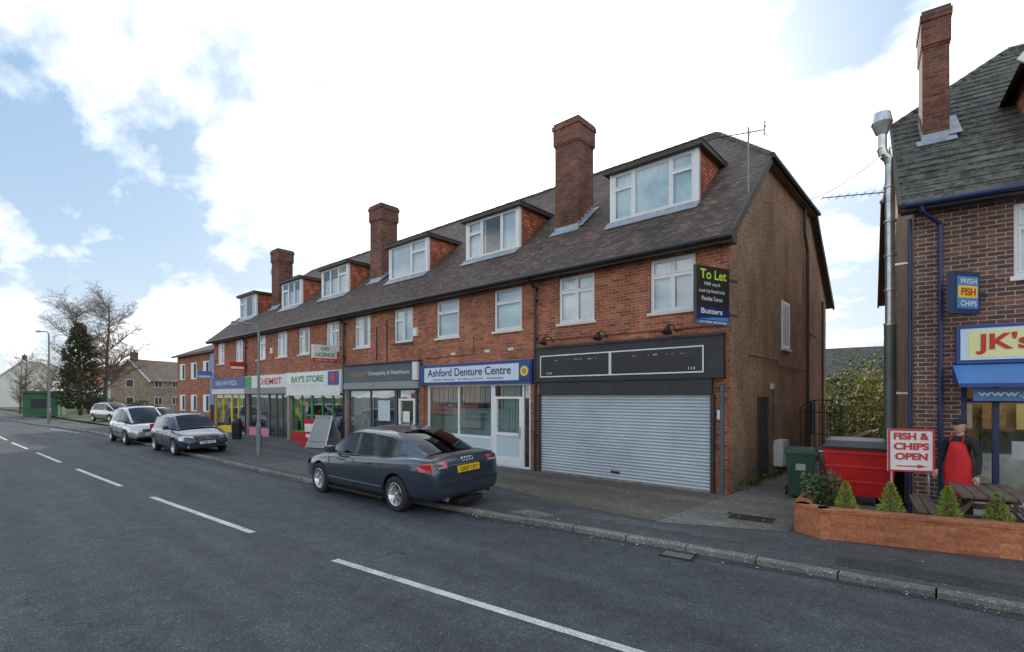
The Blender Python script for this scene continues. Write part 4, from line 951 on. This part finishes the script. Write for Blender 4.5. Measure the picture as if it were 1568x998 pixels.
PS={'seg':[6,4,3,2],'wob':[.12,.2,.25,.25],'grav':[.03,.02,.0,-.05],'kids':[4,3,3],'len':[.5,.45,.5],'start':1}
tree('bare_tree',-120,12.5,9,.2,PS,9); tree('bare_tree',-128,10.0,9,.2,PS,11); tree('bare_tree',-100,13.5,6.5,.15,PS,12); tree('bare_tree',-90,6.5,5,.12,PS,14)
random.seed(21)
conifer('ivy_conifer',-71,9.75,.6,9.4,2.0,5500,.26,[MLeafD,MLeafB,MLeafB,MLeafG],ragged=.30,pw=.55)
leaves('low_hedge',[(-64,13.5,.8,3,.8,.8),(-58,13.0,.7,2.5,.7,.7),(-96,15,1.0,8,1,1.0),(-84,13,.9,3,1,.9)],6000,.14,[MLeafB,MLeafG,MLeafD])
leaves('distant_trees',[(-180,20,3,10,5,4),(-200,8,3,10,5,4),(-160,34,3,9,5,4)],6000,.4,[MLeafD,MBirch])
leaves('reflection_hedge',[(-30+i*6,-8.5,.7,3.3,.7,.8) for i in range(8)],8000,.13,[MLeafD,MLeafG])  # unseen hedge behind the camera, added for windows and car paint to reflect
house('reflection_house',-24,-26,0,12,8,5.2,8.8,MCream,MTile); house('reflection_house',2,-26,0,12,8,5.2,8.8,MCream,MTile); house('reflection_house',-52,-26,0,14,8,5.2,8.8,MBrick,MTile)  # unseen houses added for shop-glass reflections; cream walls and setback lighten them
# ------------------------------------------------------------------ street lamps
def lamp(name,x,y,h,rz,arm=.7,r=.055):
    E=empty(name,(x,y,0),rz); g=MB()
    g.tube((0,0,0),(0,0,1.1),r*1.5,r*1.5,MPole,14); g.tube((0,0,1.1),(0,0,1.2),r*1.5,r,MPole,14); g.tube((0,0,1.2),(0,0,h-.3),r,r*.7,MPole,12)
    pts=[(0,0,h-.3)]+[(arm*.5*(1-math.cos(t)),0,h-.3+.28*math.sin(t)) for t in(.5,1.0,1.4)]+[(arm,0,h)]
    g.path(pts,r*.55,MPole,8); g.box(-.02-r,.02+r,-r*1.6,0,.25,.75,MGrey)
    g.build('column',E)
    g=MB(); M=Matrix.Translation((arm+.22,0,h))
    vs=[(-.28,-.05,0),(.28,-.10,.02),(.28,.10,.02),(-.28,.05,0),(-.28,-.04,.07),(.24,-.08,.12),(.24,.08,.12),(-.28,.04,.07)]
    g.add(vs,[(0,3,2,1),(4,5,6,7),(0,1,5,4),(1,2,6,5),(2,3,7,6),(3,0,4,7)],MPole,False,M)
    g.box(-.05,.26,-.07,.07,-.04,.0,MFrost,M); g.build('lantern',E,bevel=.01)
lamp('street_lamp',-19.2,7.66,4.85,math.radians(205)); lamp('street_lamp',-54.5,5.6,7.4,math.radians(200),1.2,.08); lamp('street_lamp',-95,7.0,7.4,math.radians(200),1.2,.08)
E=empty('pavement_display',(-19.9,10.6,0),math.radians(15)); g=MB()
g.face([(-.55,-.5,.05),(.55,-.5,.05),(.45,0,1.3),(-.45,0,1.3)],MGreyL); g.face([(-.55,.5,.05),(.55,.5,.05),(.45,0,1.3),(-.45,0,1.3)],MGreyL)
for s_ in(-1,1):
    for q in(-1,1): g.beam((q*.55,s_*.5,0),(q*.45,0,1.32),.04,.04,MSteel)
    g.beam((-.53,s_*.4,.3),(.53,s_*.4,.3),.03,.03,MSteel)
g.box(-.48,.48,-.03,.03,1.3,1.36,MSteel); g.build('frame',E)
E=empty('ice_cream_sign',(-21.4,10.7,0),math.radians(20)); g=MB(); g.box(-.3,.3,-.03,.03,.25,1.15,MRed); g.box(-.25,.25,-.04,-.031,.6,.95,MWhiteP); g.box(-.35,.35,-.25,.25,0,.12,MRed); g.tube((0,0,.12),(0,0,.25),.05,.05,MBlack,8); g.box(-.2,.2,-.04,-.031,.35,.5,MWhiteP); g.build('panel',E,bevel=.01)
E=empty('litter_bin',(-27.2,9.8,0)); g=MB(); g.tube((0,0,0),(0,0,.85),.22,.25,MBlack,18); g.tube((0,0,.85),(0,0,1.05),.27,.12,MBlack,18); g.build('body',E)
# ------------------------------------------------------------------ cars
def wheel(g,x,y,r,side,spokes=5,wd=.2):
    M=Matrix.Translation((x,y,r))@Matrix.Rotation(0 if side>0 else math.pi,4,'Z')
    w_=wd/2
    g.lathe([(r*.62,-w_),(r*.9,-w_),(r*.98,-w_*.8),(r,-w_*.4),(r,w_*.4),(r*.98,w_*.8),(r*.9,w_),(r*.68,w_*1.02),(r*.66,w_*.9)],MRubber,28,M)
    g.lathe([(r*.67,w_*.92),(r*.65,w_*1.04),(r*.60,w_*.9),(r*.58,-w_*.2),(.0,-w_*.25)],MAlloy,28,M)
    g.lathe([(r*.52,-w_*.18),(0,-w_*.18)],MBlack,20,M)
    g.lathe([(r*.0,w_*.72),(r*.1,w_*.72),(r*.13,w_*.55),(r*.13,0)],MAlloy,14,M)
    for k in range(spokes):
        for off in(-.13,.13):
            a=2*math.pi*k/spokes+off
            Mk=M@Matrix.Rotation(a,4,'Y')
            g.add([(r*.08,w_*.35,-r*.045),(r*.60,w_*.45,-r*.035),(r*.60,w_*.45,r*.035),(r*.08,w_*.35,r*.045),(r*.08,w_*.66,-r*.035),(r*.60,w_*.82,-r*.025),(r*.60,w_*.82,r*.025),(r*.08,w_*.66,r*.035)],
              [(0,3,2,1),(4,5,6,7),(0,1,5,4),(1,2,6,5),(2,3,7,6),(3,0,4,7)],MAlloy,False,Mk)
def car(name,loc,rz,rx,scale,P):
    E=empty(name,loc,rz,rx); E.scale=(scale,)*3
    pm=P['paint']; st=P['body']
    rings=[]
    for (x,w_,zb,zs,zc) in st:
        h=zs-zb
        half=[(0,zb),(w_*.75,zb),(w_*.93,zb+.05*h+.01),(w_*.985,zb+.25*h),(w_*1.0,zb+.5*h),(w_*.995,zb+.72*h),(w_*.965,zb+.86*h),(w_*.93,zs+.05*(zc-zs)),(w_*.80,zs+.5*(zc-zs)),(w_*.5,zs+.9*(zc-zs)),(0,zc)]
        ring=[(x,y,z) for y,z in half]+[(x,-y,z) for y,z in reversed(half[1:-1])]
        rings.append(ring)
    n=len(rings[0]); vs=[p for r in rings for p in r]; fs=[]
    for i in range(len(rings)-1):
        for j in range(n):
            k=(j+1)%n; fs.append((i*n+j,i*n+k,(i+1)*n+k,(i+1)*n+j))
    fs.append(tuple(range(n-1,-1,-1))); fs.append(tuple((len(rings)-1)*n+j for j in range(n)))
    me=bpy.data.meshes.new('b'); me.from_pydata(vs,[],fs); me.materials.append(pm); me.materials.append(MBlack)
    ob=bpy.data.objects.new('b',me); COL.objects.link(ob)
    bm=bmesh.new(); bm.from_mesh(me); bmesh.ops.recalc_face_normals(bm,faces=bm.faces); bm.to_mesh(me); bm.free()
    m_=ob.modifiers.new('s','SUBSURF'); m_.levels=2; m_.render_levels=2
    cuts=[]
    for ax in P['axles']:
        for sd_ in(-1,1):
            c=MB(); c.mats=[pm,MBlack]; ww=P['w']
            c.tube((ax,sd_*(ww-.26),P['wr']+.01),(ax,sd_*(ww+.2),P['wr']+.01),P['wr']+.05,P['wr']+.05,MBlack,32,True,False)
            co_=c.build('c'); b2=bmesh.new(); b2.from_mesh(co_.data); bmesh.ops.remove_doubles(b2,verts=b2.verts,dist=1e-5); bmesh.ops.recalc_face_normals(b2,faces=b2.faces); b2.to_mesh(co_.data); b2.free()
            bo=ob.modifiers.new('x','BOOLEAN'); bo.operation='DIFFERENCE'; bo.object=co_; bo.solver='EXACT'; cuts.append(co_)
    bpy.context.view_layer.update()
    dg=bpy.context.evaluated_depsgraph_get(); nm=bpy.data.meshes.new_from_object(ob.evaluated_get(dg))
    bpy.data.objects.remove(ob)
    for c in cuts: bpy.data.objects.remove(c)
    for p in nm.polygons: p.use_smooth=True
    try: nm.set_sharp_from_angle(angle=math.radians(40))
    except Exception: pass
    body=bpy.data.objects.new('body',nm); COL.objects.link(body); body.parent=E
    gh=MB(); gs=MB()
    R_=[]
    for (x,zb,zt,wb,wt,_,_) in P['cabin']:
        h=zt-zb
        half=[(wb,zb-.03),(wb+(wt-wb)*.82,zb+h*.88),(wt+.012,zt-.03*min(1,h*4)),(wt*.90,zt+.0),(wt*.45,zt+.022),(0,zt+.03)]
        R_.append([(x,y,z) for y,z in half])
    for i in range(len(R_)-1):
        sm,tm=P['cabin'][i][5],P['cabin'][i][6]
        mm={'p':pm,'g':MCGlass,'b':MBlack}
        for sgn in(1,-1):
            f=lambda p:(p[0],p[1]*sgn,p[2])
            A=[f(p) for p in R_[i]];B_=[f(p) for p in R_[i+1]]
            for j in range(5):
                m=mm[sm] if j==0 else pm if j in(1,2) else mm[tm]
                q=[A[j],B_[j],B_[j+1],A[j+1]]
                if sgn<0: q.reverse()
                (gs if m is MCGlass else gh).face(q,m,True)
            if sm in('g','b') and P.get('trim'):
                gh.beam(Vector(A[1])+Vector((0,.004*sgn,0)),Vector(B_[1])+Vector((0,.004*sgn,0)),.012,.02,P['trim'])
                gh.beam(Vector(A[0])+Vector((0,.012*sgn,.045)),Vector(B_[0])+Vector((0,.012*sgn,.045)),.012,.02,P['trim'])
    def weld(o):
        b2=bmesh.new(); b2.from_mesh(o.data); bmesh.ops.remove_doubles(b2,verts=b2.verts,dist=1e-4); bmesh.ops.recalc_face_normals(b2,faces=b2.faces); b2.to_mesh(o.data); b2.free()
    weld(gh.build('roof_and_pillars',E)); weld(gs.build('glazing',E))
    it=MB()
    for sx in P['seats']:
        for sy in(-.38,.38):
            it.box(sx-.08,sx+.08,sy-.24,sy+.24,.6,P['seatz'],MBlack); it.box(sx-.05,sx+.05,sy-.12,sy+.12,P['seatz'],P['seatz']+.2,MBlack)
    it.build('seats',E,bevel=.03)
    wm=MB()
    for ax in P['axles']:
        for sd_ in(-1,1): wheel(wm,ax,sd_*(P['w']-.10),P['wr'],sd_,P.get('spokes',5))
    wm.build('wheels',E)
    det=MB(); P['detail'](det,pm,P); det.build('trim',E,bevel=.006)
    if P.get('plate'):
        for (s_,x,y,z,rot) in P['plate']: text(s_,'plate_lettering',E,(x,y,z),.44,.075,MBlack,rot=rot)
    return E
def seams(det,w_,z0,z1,xs_):
    for x in xs_:
        for s_ in(-1,1): 
            pts=[(x,s_*(w_*.990+.002),z0+.05),(x,s_*(w_*1.003),(z0+z1)/2),(x,s_*(w_*.978),z1-.07)]
            for a,b in zip(pts,pts[1:]): det.beam(a,b,.008,.012,MBlack,up=(1,0,0))
def det_saloon(d,pm,P):
    w_=P['w']
    for s_ in(-1,1):
        d.add([(-2.40,s_*.50,.80),(-2.395,s_*.50,.965),(-2.34,s_*.80,.965),(-2.355,s_*.80,.78),(-2.455,s_*.50,.80),(-2.44,s_*.50,.955),(-2.37,s_*.815,.95),(-2.40,s_*.815,.79),(-2.1,s_*.905,.93),(-2.15,s_*.912,.82)],
          [(4,5,6,7),(0,4,7,3),(1,2,6,5),(7,6,8,9),(0,1,5,4),(3,7,9),(2,8,6)],MLens)
        d.box(-2.44,-2.455,s_*.55,s_*.72,.86,.90,MHead)
        d.add([(2.30,s_*.50,.58),(2.24,s_*.52,.69),(2.08,s_*.76,.72),(2.14,s_*.79,.60),(2.0,s_*.845,.70),(2.05,s_*.86,.61)],[(0,1,2,3),(3,2,4,5)],MHead)
        d.box(.62,.82,s_*(.93),s_*1.08,.98,1.11,pm); d.box(.70,.76,s_*.84,s_*.95,.96,1.0,MBlack)
        for x in(-.62,.38): d.box(x,x+.2,s_*.925,s_*.948,.83,.855,pm)
        d.box(-1.0,1.0,s_*.915,s_*.938,.40,.44,pm); d.box(-1.0,1.0,s_*.90,s_*.93,.19,.23,MBlack)
        d.tube((-2.48,s_*.55,.30),(-2.30,s_*.55,.30),.04,.04,MChrome,12)
    seams(d,w_,.25,.95,[-.98,.0,.98])
    d.box(-2.475,-2.44,-.27,.27,.74,.86,MPlateY); d.box(-2.455,-2.43,-.45,.45,.88,.90,MChrome)
    for k in range(4): 
        M=Matrix.Translation((-2.42,-.105+.07*k,.965))@Matrix.Rotation(math.pi/2,4,'Z')
        d.lathe([(.045,-.005),(.045,.012),(.033,.012),(.033,-.005)],MChrome,14,M)
    d.box(-2.46,-2.40,-.62,.62,.34,.40,MBlack); d.box(-2.485,-2.40,-.78,.78,.553,.563,MBlack)
    d.box(2.40,2.455,-.28,.28,.40,.64,MBlack)
    d.beam((-2.36,-.76,1.012),(-2.36,.76,1.012),.01,.012,MBlack)
    d.box(-2.5,-2.35,-.3,.3,.18,.26,MBlack); d.box(-1.0,1.0,-.7,.7,.14,.22,MBlack)
SAL=dict(paint=paint('dark_blue_metallic_paint',(.038,.06,.092),.5,.28),w=.925,wr=.335,axles=(-1.42,1.42),trim=MChrome,
 body=[(-2.47,.60,.40,.70,.72),(-2.45,.78,.32,.86,.88),(-2.38,.85,.27,.985,1.01),(-2.2,.89,.24,1.02,1.05),(-1.85,.915,.22,1.02,1.065),(-1.42,.93,.20,1.0,1.05),(-.6,.935,.19,.965,.99),(.4,.935,.19,.94,.96),(1.0,.93,.19,.90,.97),(1.42,.92,.2,.86,.93),(1.9,.88,.22,.77,.84),(2.25,.78,.25,.66,.70),(2.42,.66,.30,.54,.57),(2.46,.5,.36,.48,.5)],
 cabin=[(-1.98,1.03,1.055,.66,.58,'p','g'),(-1.66,1.00,1.19,.76,.60,'p','g'),(-1.36,.985,1.31,.81,.60,'g','g'),(-1.02,.97,1.405,.84,.61,'g','p'),(-.5,.96,1.45,.86,.62,'g','p'),(-.06,.95,1.462,.865,.625,'b','p'),(.04,.95,1.46,.865,.625,'g','p'),(.34,.94,1.425,.86,.62,'g','g'),(.66,.93,1.29,.855,.64,'g','g'),(1.14,.91,1.02,.82,.68,'g','g'),(1.26,.90,.965,.76,.68,'p','p')],
 seats=(-.95,.15),seatz=1.08,detail=det_saloon,plate=[('GR07 USY',-2.478,0,.80,(math.pi/2,0,-math.pi/2))])
def det_hatch(d,pm,P):
    w_=P['w'];xf=P['xf'];xr=P['xr']
    for s_ in(-1,1):
        d.add([(xf-.03,s_*.44,.56),(xf-.10,s_*.44,.72),(xf-.28,s_*.74,.74),(xf-.18,s_*.76,.57),(xf-.38,s_*.82,.72),(xf-.30,s_*.84,.58)],[(0,1,2,3),(3,2,4,5)],MHead)
        d.box(P['mx'],P['mx']+.18,s_*(w_-.0),s_*(w_+.15),P['belt']+.02,P['belt']+.15,pm); d.box(P['mx']+.05,P['mx']+.1,s_*(w_-.12),s_*(w_+.02),P['belt'],P['belt']+.05,MBlack)
        for x in P['handles']: d.box(x,x+.18,s_*(w_-.01),s_*(w_+.012),P['belt']-.14,P['belt']-.115,MBlack)
        d.box(-1.0,1.0,s_*(w_-.01),s_*(w_+.01),.48,.54,MBlack)
        d.box(xr-.0,xr+.06,s_*.60,s_*.78,.8,1.05,MLens); d.tube((xf-.02,s_*.6,.34),(xf-.06,s_*.6,.34),.05,.05,MHead,12)
    seams(d,w_,.25,P['belt'],P['seams'])
    d.box(xf-.06,xf+.012,-.36,.36,.56,.69,MBlack)
    for k in range(3): d.box(xf+.012,xf+.018,-.34,.34,.58+k*.04,.59+k*.04,MChrome)
    d.tube((xf+.01,0,.635),(xf+.03,0,.635),.06,.06,MChrome,16); d.box(xf-.02,xf+.03,-.26,.26,.42,.52,MWhiteP); d.box(xf-.05,xf+.022,-.6,.6,.28,.35,MBlack); d.box(xr-.03,xr+.05,-.26,.26,.6,.7,MPlateY); d.box(-1.0,1.0,-.7,.7,.14,.22,MBlack)
def hatch(pm,L=4.15,w_=.87,h=1.44,wr=.31,wb=2.51):
    f=L/2; a=wb/2
    return dict(paint=pm,w=w_,wr=wr,axles=(-a-.05,a-.05),xf=f,xr=-f,mx=.62,belt=.93,handles=(-.75,.25),seams=[-.95,-.12,.9],
     body=[(-f-.01,w_*.7,.38,.70,.74),(-f+.03,w_*.86,.30,.86,.90),(-f+.15,w_*.95,.25,.94,.97),(-a,w_,.2,.95,.98),(-.5,w_,.19,.94,.97),(.4,w_,.19,.92,.95),(.85,w_,.19,.90,.96),(a,w_*.98,.2,.85,.92),(a+.35,w_*.93,.22,.78,.84),(f-.12,w_*.84,.26,.68,.72),(f-.01,w_*.72,.30,.56,.60),(f+.01,w_*.55,.36,.5,.52)],
     cabin=[(-f+.04,.93,.99,w_*.80,w_*.72,'p','g'),(-f+.25,.92,h-.16,w_*.88,w_*.68,'p','g'),(-f+.45,.92,h-.04,w_*.9,w_*.66,'g','p'),(-.9,.92,h,w_*.91,w_*.665,'g','p'),(-.14,.91,h+.01,w_*.91,w_*.67,'b','p'),(-.04,.91,h+.01,w_*.91,w_*.67,'g','p'),(.30,.90,h-.03,w_*.91,w_*.66,'g','g'),(.62,.89,h-.18,w_*.90,w_*.68,'g','g'),(1.02,.89,.98,w_*.86,w_*.72,'g','g'),(1.12,.88,.94,w_*.8,w_*.7,'p','p')],
     seats=(-.8,.1),seatz=1.05,detail=det_hatch,plate=[('Y788 YKP',f+.034,0,.47,(math.pi/2,0,math.pi/2))])
def mpv(pm):
    P=hatch(pm,4.3,.875,1.62,.32,2.76); f=2.15;w_=.875;h=1.63
    P['cabin']=[(-f+.06,1.0,1.05,w_*.80,w_*.72,'p','g'),(-f+.22,.98,h-.30,w_*.88,w_*.70,'p','g'),(-f+.45,.98,h-.08,w_*.9,w_*.66,'g','p'),(-.9,.97,h,w_*.91,w_*.665,'g','p'),(-.14,.96,h+.01,w_*.91,w_*.67,'b','p'),(-.04,.96,h+.01,w_*.91,w_*.67,'g','p'),(.35,.95,h-.05,w_*.91,w_*.66,'g','g'),(.80,.94,h-.26,w_*.90,w_*.68,'g','g'),(1.40,.92,1.06,w_*.86,w_*.72,'g','g'),(1.55,.86,.96,w_*.8,w_*.7,'p','p')]
    P['body']=[(x,a,b,c+.05,d+.06) for x,a,b,c,d in P['body']]; P['belt']=.98; P['mx']=.85; return P
car('parked_car',(-9.68,6.78,RZ+.03),math.pi,-.045,1.045,SAL)
car('parked_car',(-23.5,6.66,RZ+.03),0,.045,1.03,hatch(paint('navy_car_paint',(.022,.034,.075),.5,.3),4.3))
car('parked_car',(-30.2,6.45,RZ+.03),0,.03,1.04,mpv(paint('silver_car_paint',(.5,.51,.52),.7,.3)))
car('parked_car',(-37.2,8.9,0),math.radians(10),0,1,hatch(paint('graphite_car_paint',(.08,.085,.09),.6,.3)))
car('parked_car',(-56.5,10.0,-.02),math.radians(15),0,1,mpv(paint('pale_silver_car_paint',(.6,.61,.62),.7,.3)))
# ------------------------------------------------------------------ man
def skin(name,parent,V,Ed,mat_,sub=2):
    me=bpy.data.meshes.new(name); me.from_pydata([v[:3] for v in V],Ed,[])
    o=bpy.data.objects.new(name,me); COL.objects.link(o); o.parent=parent
    o.modifiers.new('skin','SKIN')
    sv=me.skin_vertices[0].data
    for i,v in enumerate(V): sv[i].radius=(v[3],v[4] if len(v)>4 else v[3])
    sv[0].use_root=True
    s_=o.modifiers.new('sub','SUBSURF'); s_.levels=sub; s_.render_levels=sub
    me.materials.append(mat_)
    return o
MN=empty('man_in_red_apron',(-.0,10.95,.02),math.radians(-30))
V=[(0,0,.96,.155,.12),(0,0,1.12,.145,.11),(0,.005,1.30,.165,.12),(0,.01,1.43,.13,.09),(0,.0,1.50,.06,.06),
   (.19,.01,1.41,.07,.065),(.25,.01,1.15,.05,.048),(.29,-.08,.90,.038,.035),
   (-.19,.01,1.41,.07,.065),(-.26,.02,1.16,.05,.048),(-.27,-.12,.95,.038,.035),
   (.095,0,.88,.095,.10),(.11,-.02,.50,.065,.068),(.12,.03,.10,.045,.05),(.13,-.12,.045,.042,.035),
   (-.095,0,.88,.095,.10),(-.11,-.01,.50,.065,.068),(-.12,.04,.10,.045,.05),(-.14,-.11,.045,.042,.035)]
Ed=[(0,1),(1,2),(2,3),(3,4),(3,5),(5,6),(6,7),(3,8),(8,9),(9,10),(0,11),(11,12),(12,13),(13,14),(0,15),(15,16),(16,17),(17,18)]
skin('body',MN,V,Ed,MCloth)
def hand(px,py,pz,s_):
    V=[(px,py,pz,.028,.022),(px+.0,py-.03,pz-.06,.036,.016)]; Ed=[(0,1)]
    for k in range(4):
        ox=(k-1.5)*.02; L=[.065,.078,.072,.055][k]; b=len(V)
        V+=[(px+ox,py-.035,pz-.08,.0095),(px+ox,py-.045,pz-.08-L*.5,.0085),(px+ox*.9,py-.03,pz-.08-L,.0075)]; Ed+=[(1,b),(b,b+1),(b+1,b+2)]
    b=len(V); V+=[(px-s_*.04,py-.035,pz-.045,.011),(px-s_*.052,py-.05,pz-.085,.009)]; Ed+=[(0,b),(b,b+1)]
    skin('hand',MN,V,Ed,MSkin,1)
hand(.295,-.095,.885,1); hand(-.27,-.14,.935,-1)
me=bpy.data.meshes.new('head'); bm=bmesh.new(); bmesh.ops.create_uvsphere(bm,u_segments=32,v_segments=24,radius=1)
for v in bm.verts:
    x,y,z=v.co; k=1-.22*max(0,-z)
    v.co=Vector((x*.077*k,y*.098*(1-.08*max(0,-z)),z*.118))
    if y<-.5 and abs(x)<.25 and -.35<z<.15: v.co.y-=.022*(1-abs(x)/.25)*(1-abs(z+.15)/.3 if abs(z+.15)<.3 else 0)
    if y<-.4 and z<-.7: v.co.y-=.012
    if y<-.5 and .12<abs(x)<.55 and .0<z<.25: v.co.y+=.008
bm.to_mesh(me); bm.free(); 
for p in me.polygons: p.use_smooth=True
me.materials.append(MSkin); hd=bpy.data.objects.new('head',me); COL.objects.link(hd); hd.parent=MN; hd.location=(0,-.02,1.645)
g=MB(); g.tube((0,0,1.47),(0,-.01,1.58),.052,.05,MSkin,14)
for s_ in(-1,1):
    g.tube((s_*.03,-.108,1.655),(s_*.03,-.114,1.655),.012,.009,MWhite,10); g.tube((s_*.03,-.113,1.655),(s_*.03,-.116,1.655),.006,.005,MBlack,8)
    g.beam((s_*.015,-.116,1.682),(s_*.05,-.106,1.68),.008,.008,MBlack); g.tube((s_*.074,-.01,1.65),(s_*.084,-.005,1.65),.026,.02,MSkin,10)
g.beam((-.024,-.112,1.592),(.024,-.112,1.592),.008,.01,MApron)
g.build('face_and_neck',MN)
g=MB()
vs=[];fs=[];n=20
for k in range(6):
    t=k/5*math.pi/2; r=math.cos(t); 
    for i in range(n): a=2*math.pi*i/n; vs.append((.086*r*math.cos(a),-.02+.107*r*math.sin(a),1.69+.085*math.sin(t)))
for k in range(5):
    for i in range(n): j=(i+1)%n; fs.append((k*n+i,k*n+j,(k+1)*n+j,(k+1)*n+i))
g.add(vs,fs,MCloth,True); g.add([(-.07,-.09,1.695),(.07,-.09,1.695),(.05,-.19,1.685),(-.05,-.19,1.685)],[(0,1,2,3),(3,2,1,0)],MCloth)
g.build('cap',MN)
g=MB(); vs=[];fs=[]
rows=[(1.40,.10,-.13),(1.28,.13,-.145),(1.12,.18,-.14),(.98,.20,-.15),(.80,.20,-.145),(.60,.19,-.14),(.50,.185,-.13)]
for (z,hw,y) in rows:
    for i in range(9):
        u=-1+i/4; vs.append((u*hw,y+.10*(u*u)*(.6+hw)+.006*math.sin(u*9+z*4),z))
for k in range(len(rows)-1):
    for i in range(8): a=k*9+i; fs.append((a,a+1,a+10,a+9))
g.add(vs,fs,MApron,True); g.path([(-.10,-.11,1.40),(-.07,-.05,1.5),(0,.05,1.51),(.07,-.05,1.5),(.10,-.11,1.40)],.01,MApron,6)
o=g.build('apron',MN); sm_=o.modifiers.new('sol','SOLIDIFY'); sm_.thickness=.006
print('done',len(bpy.data.objects))
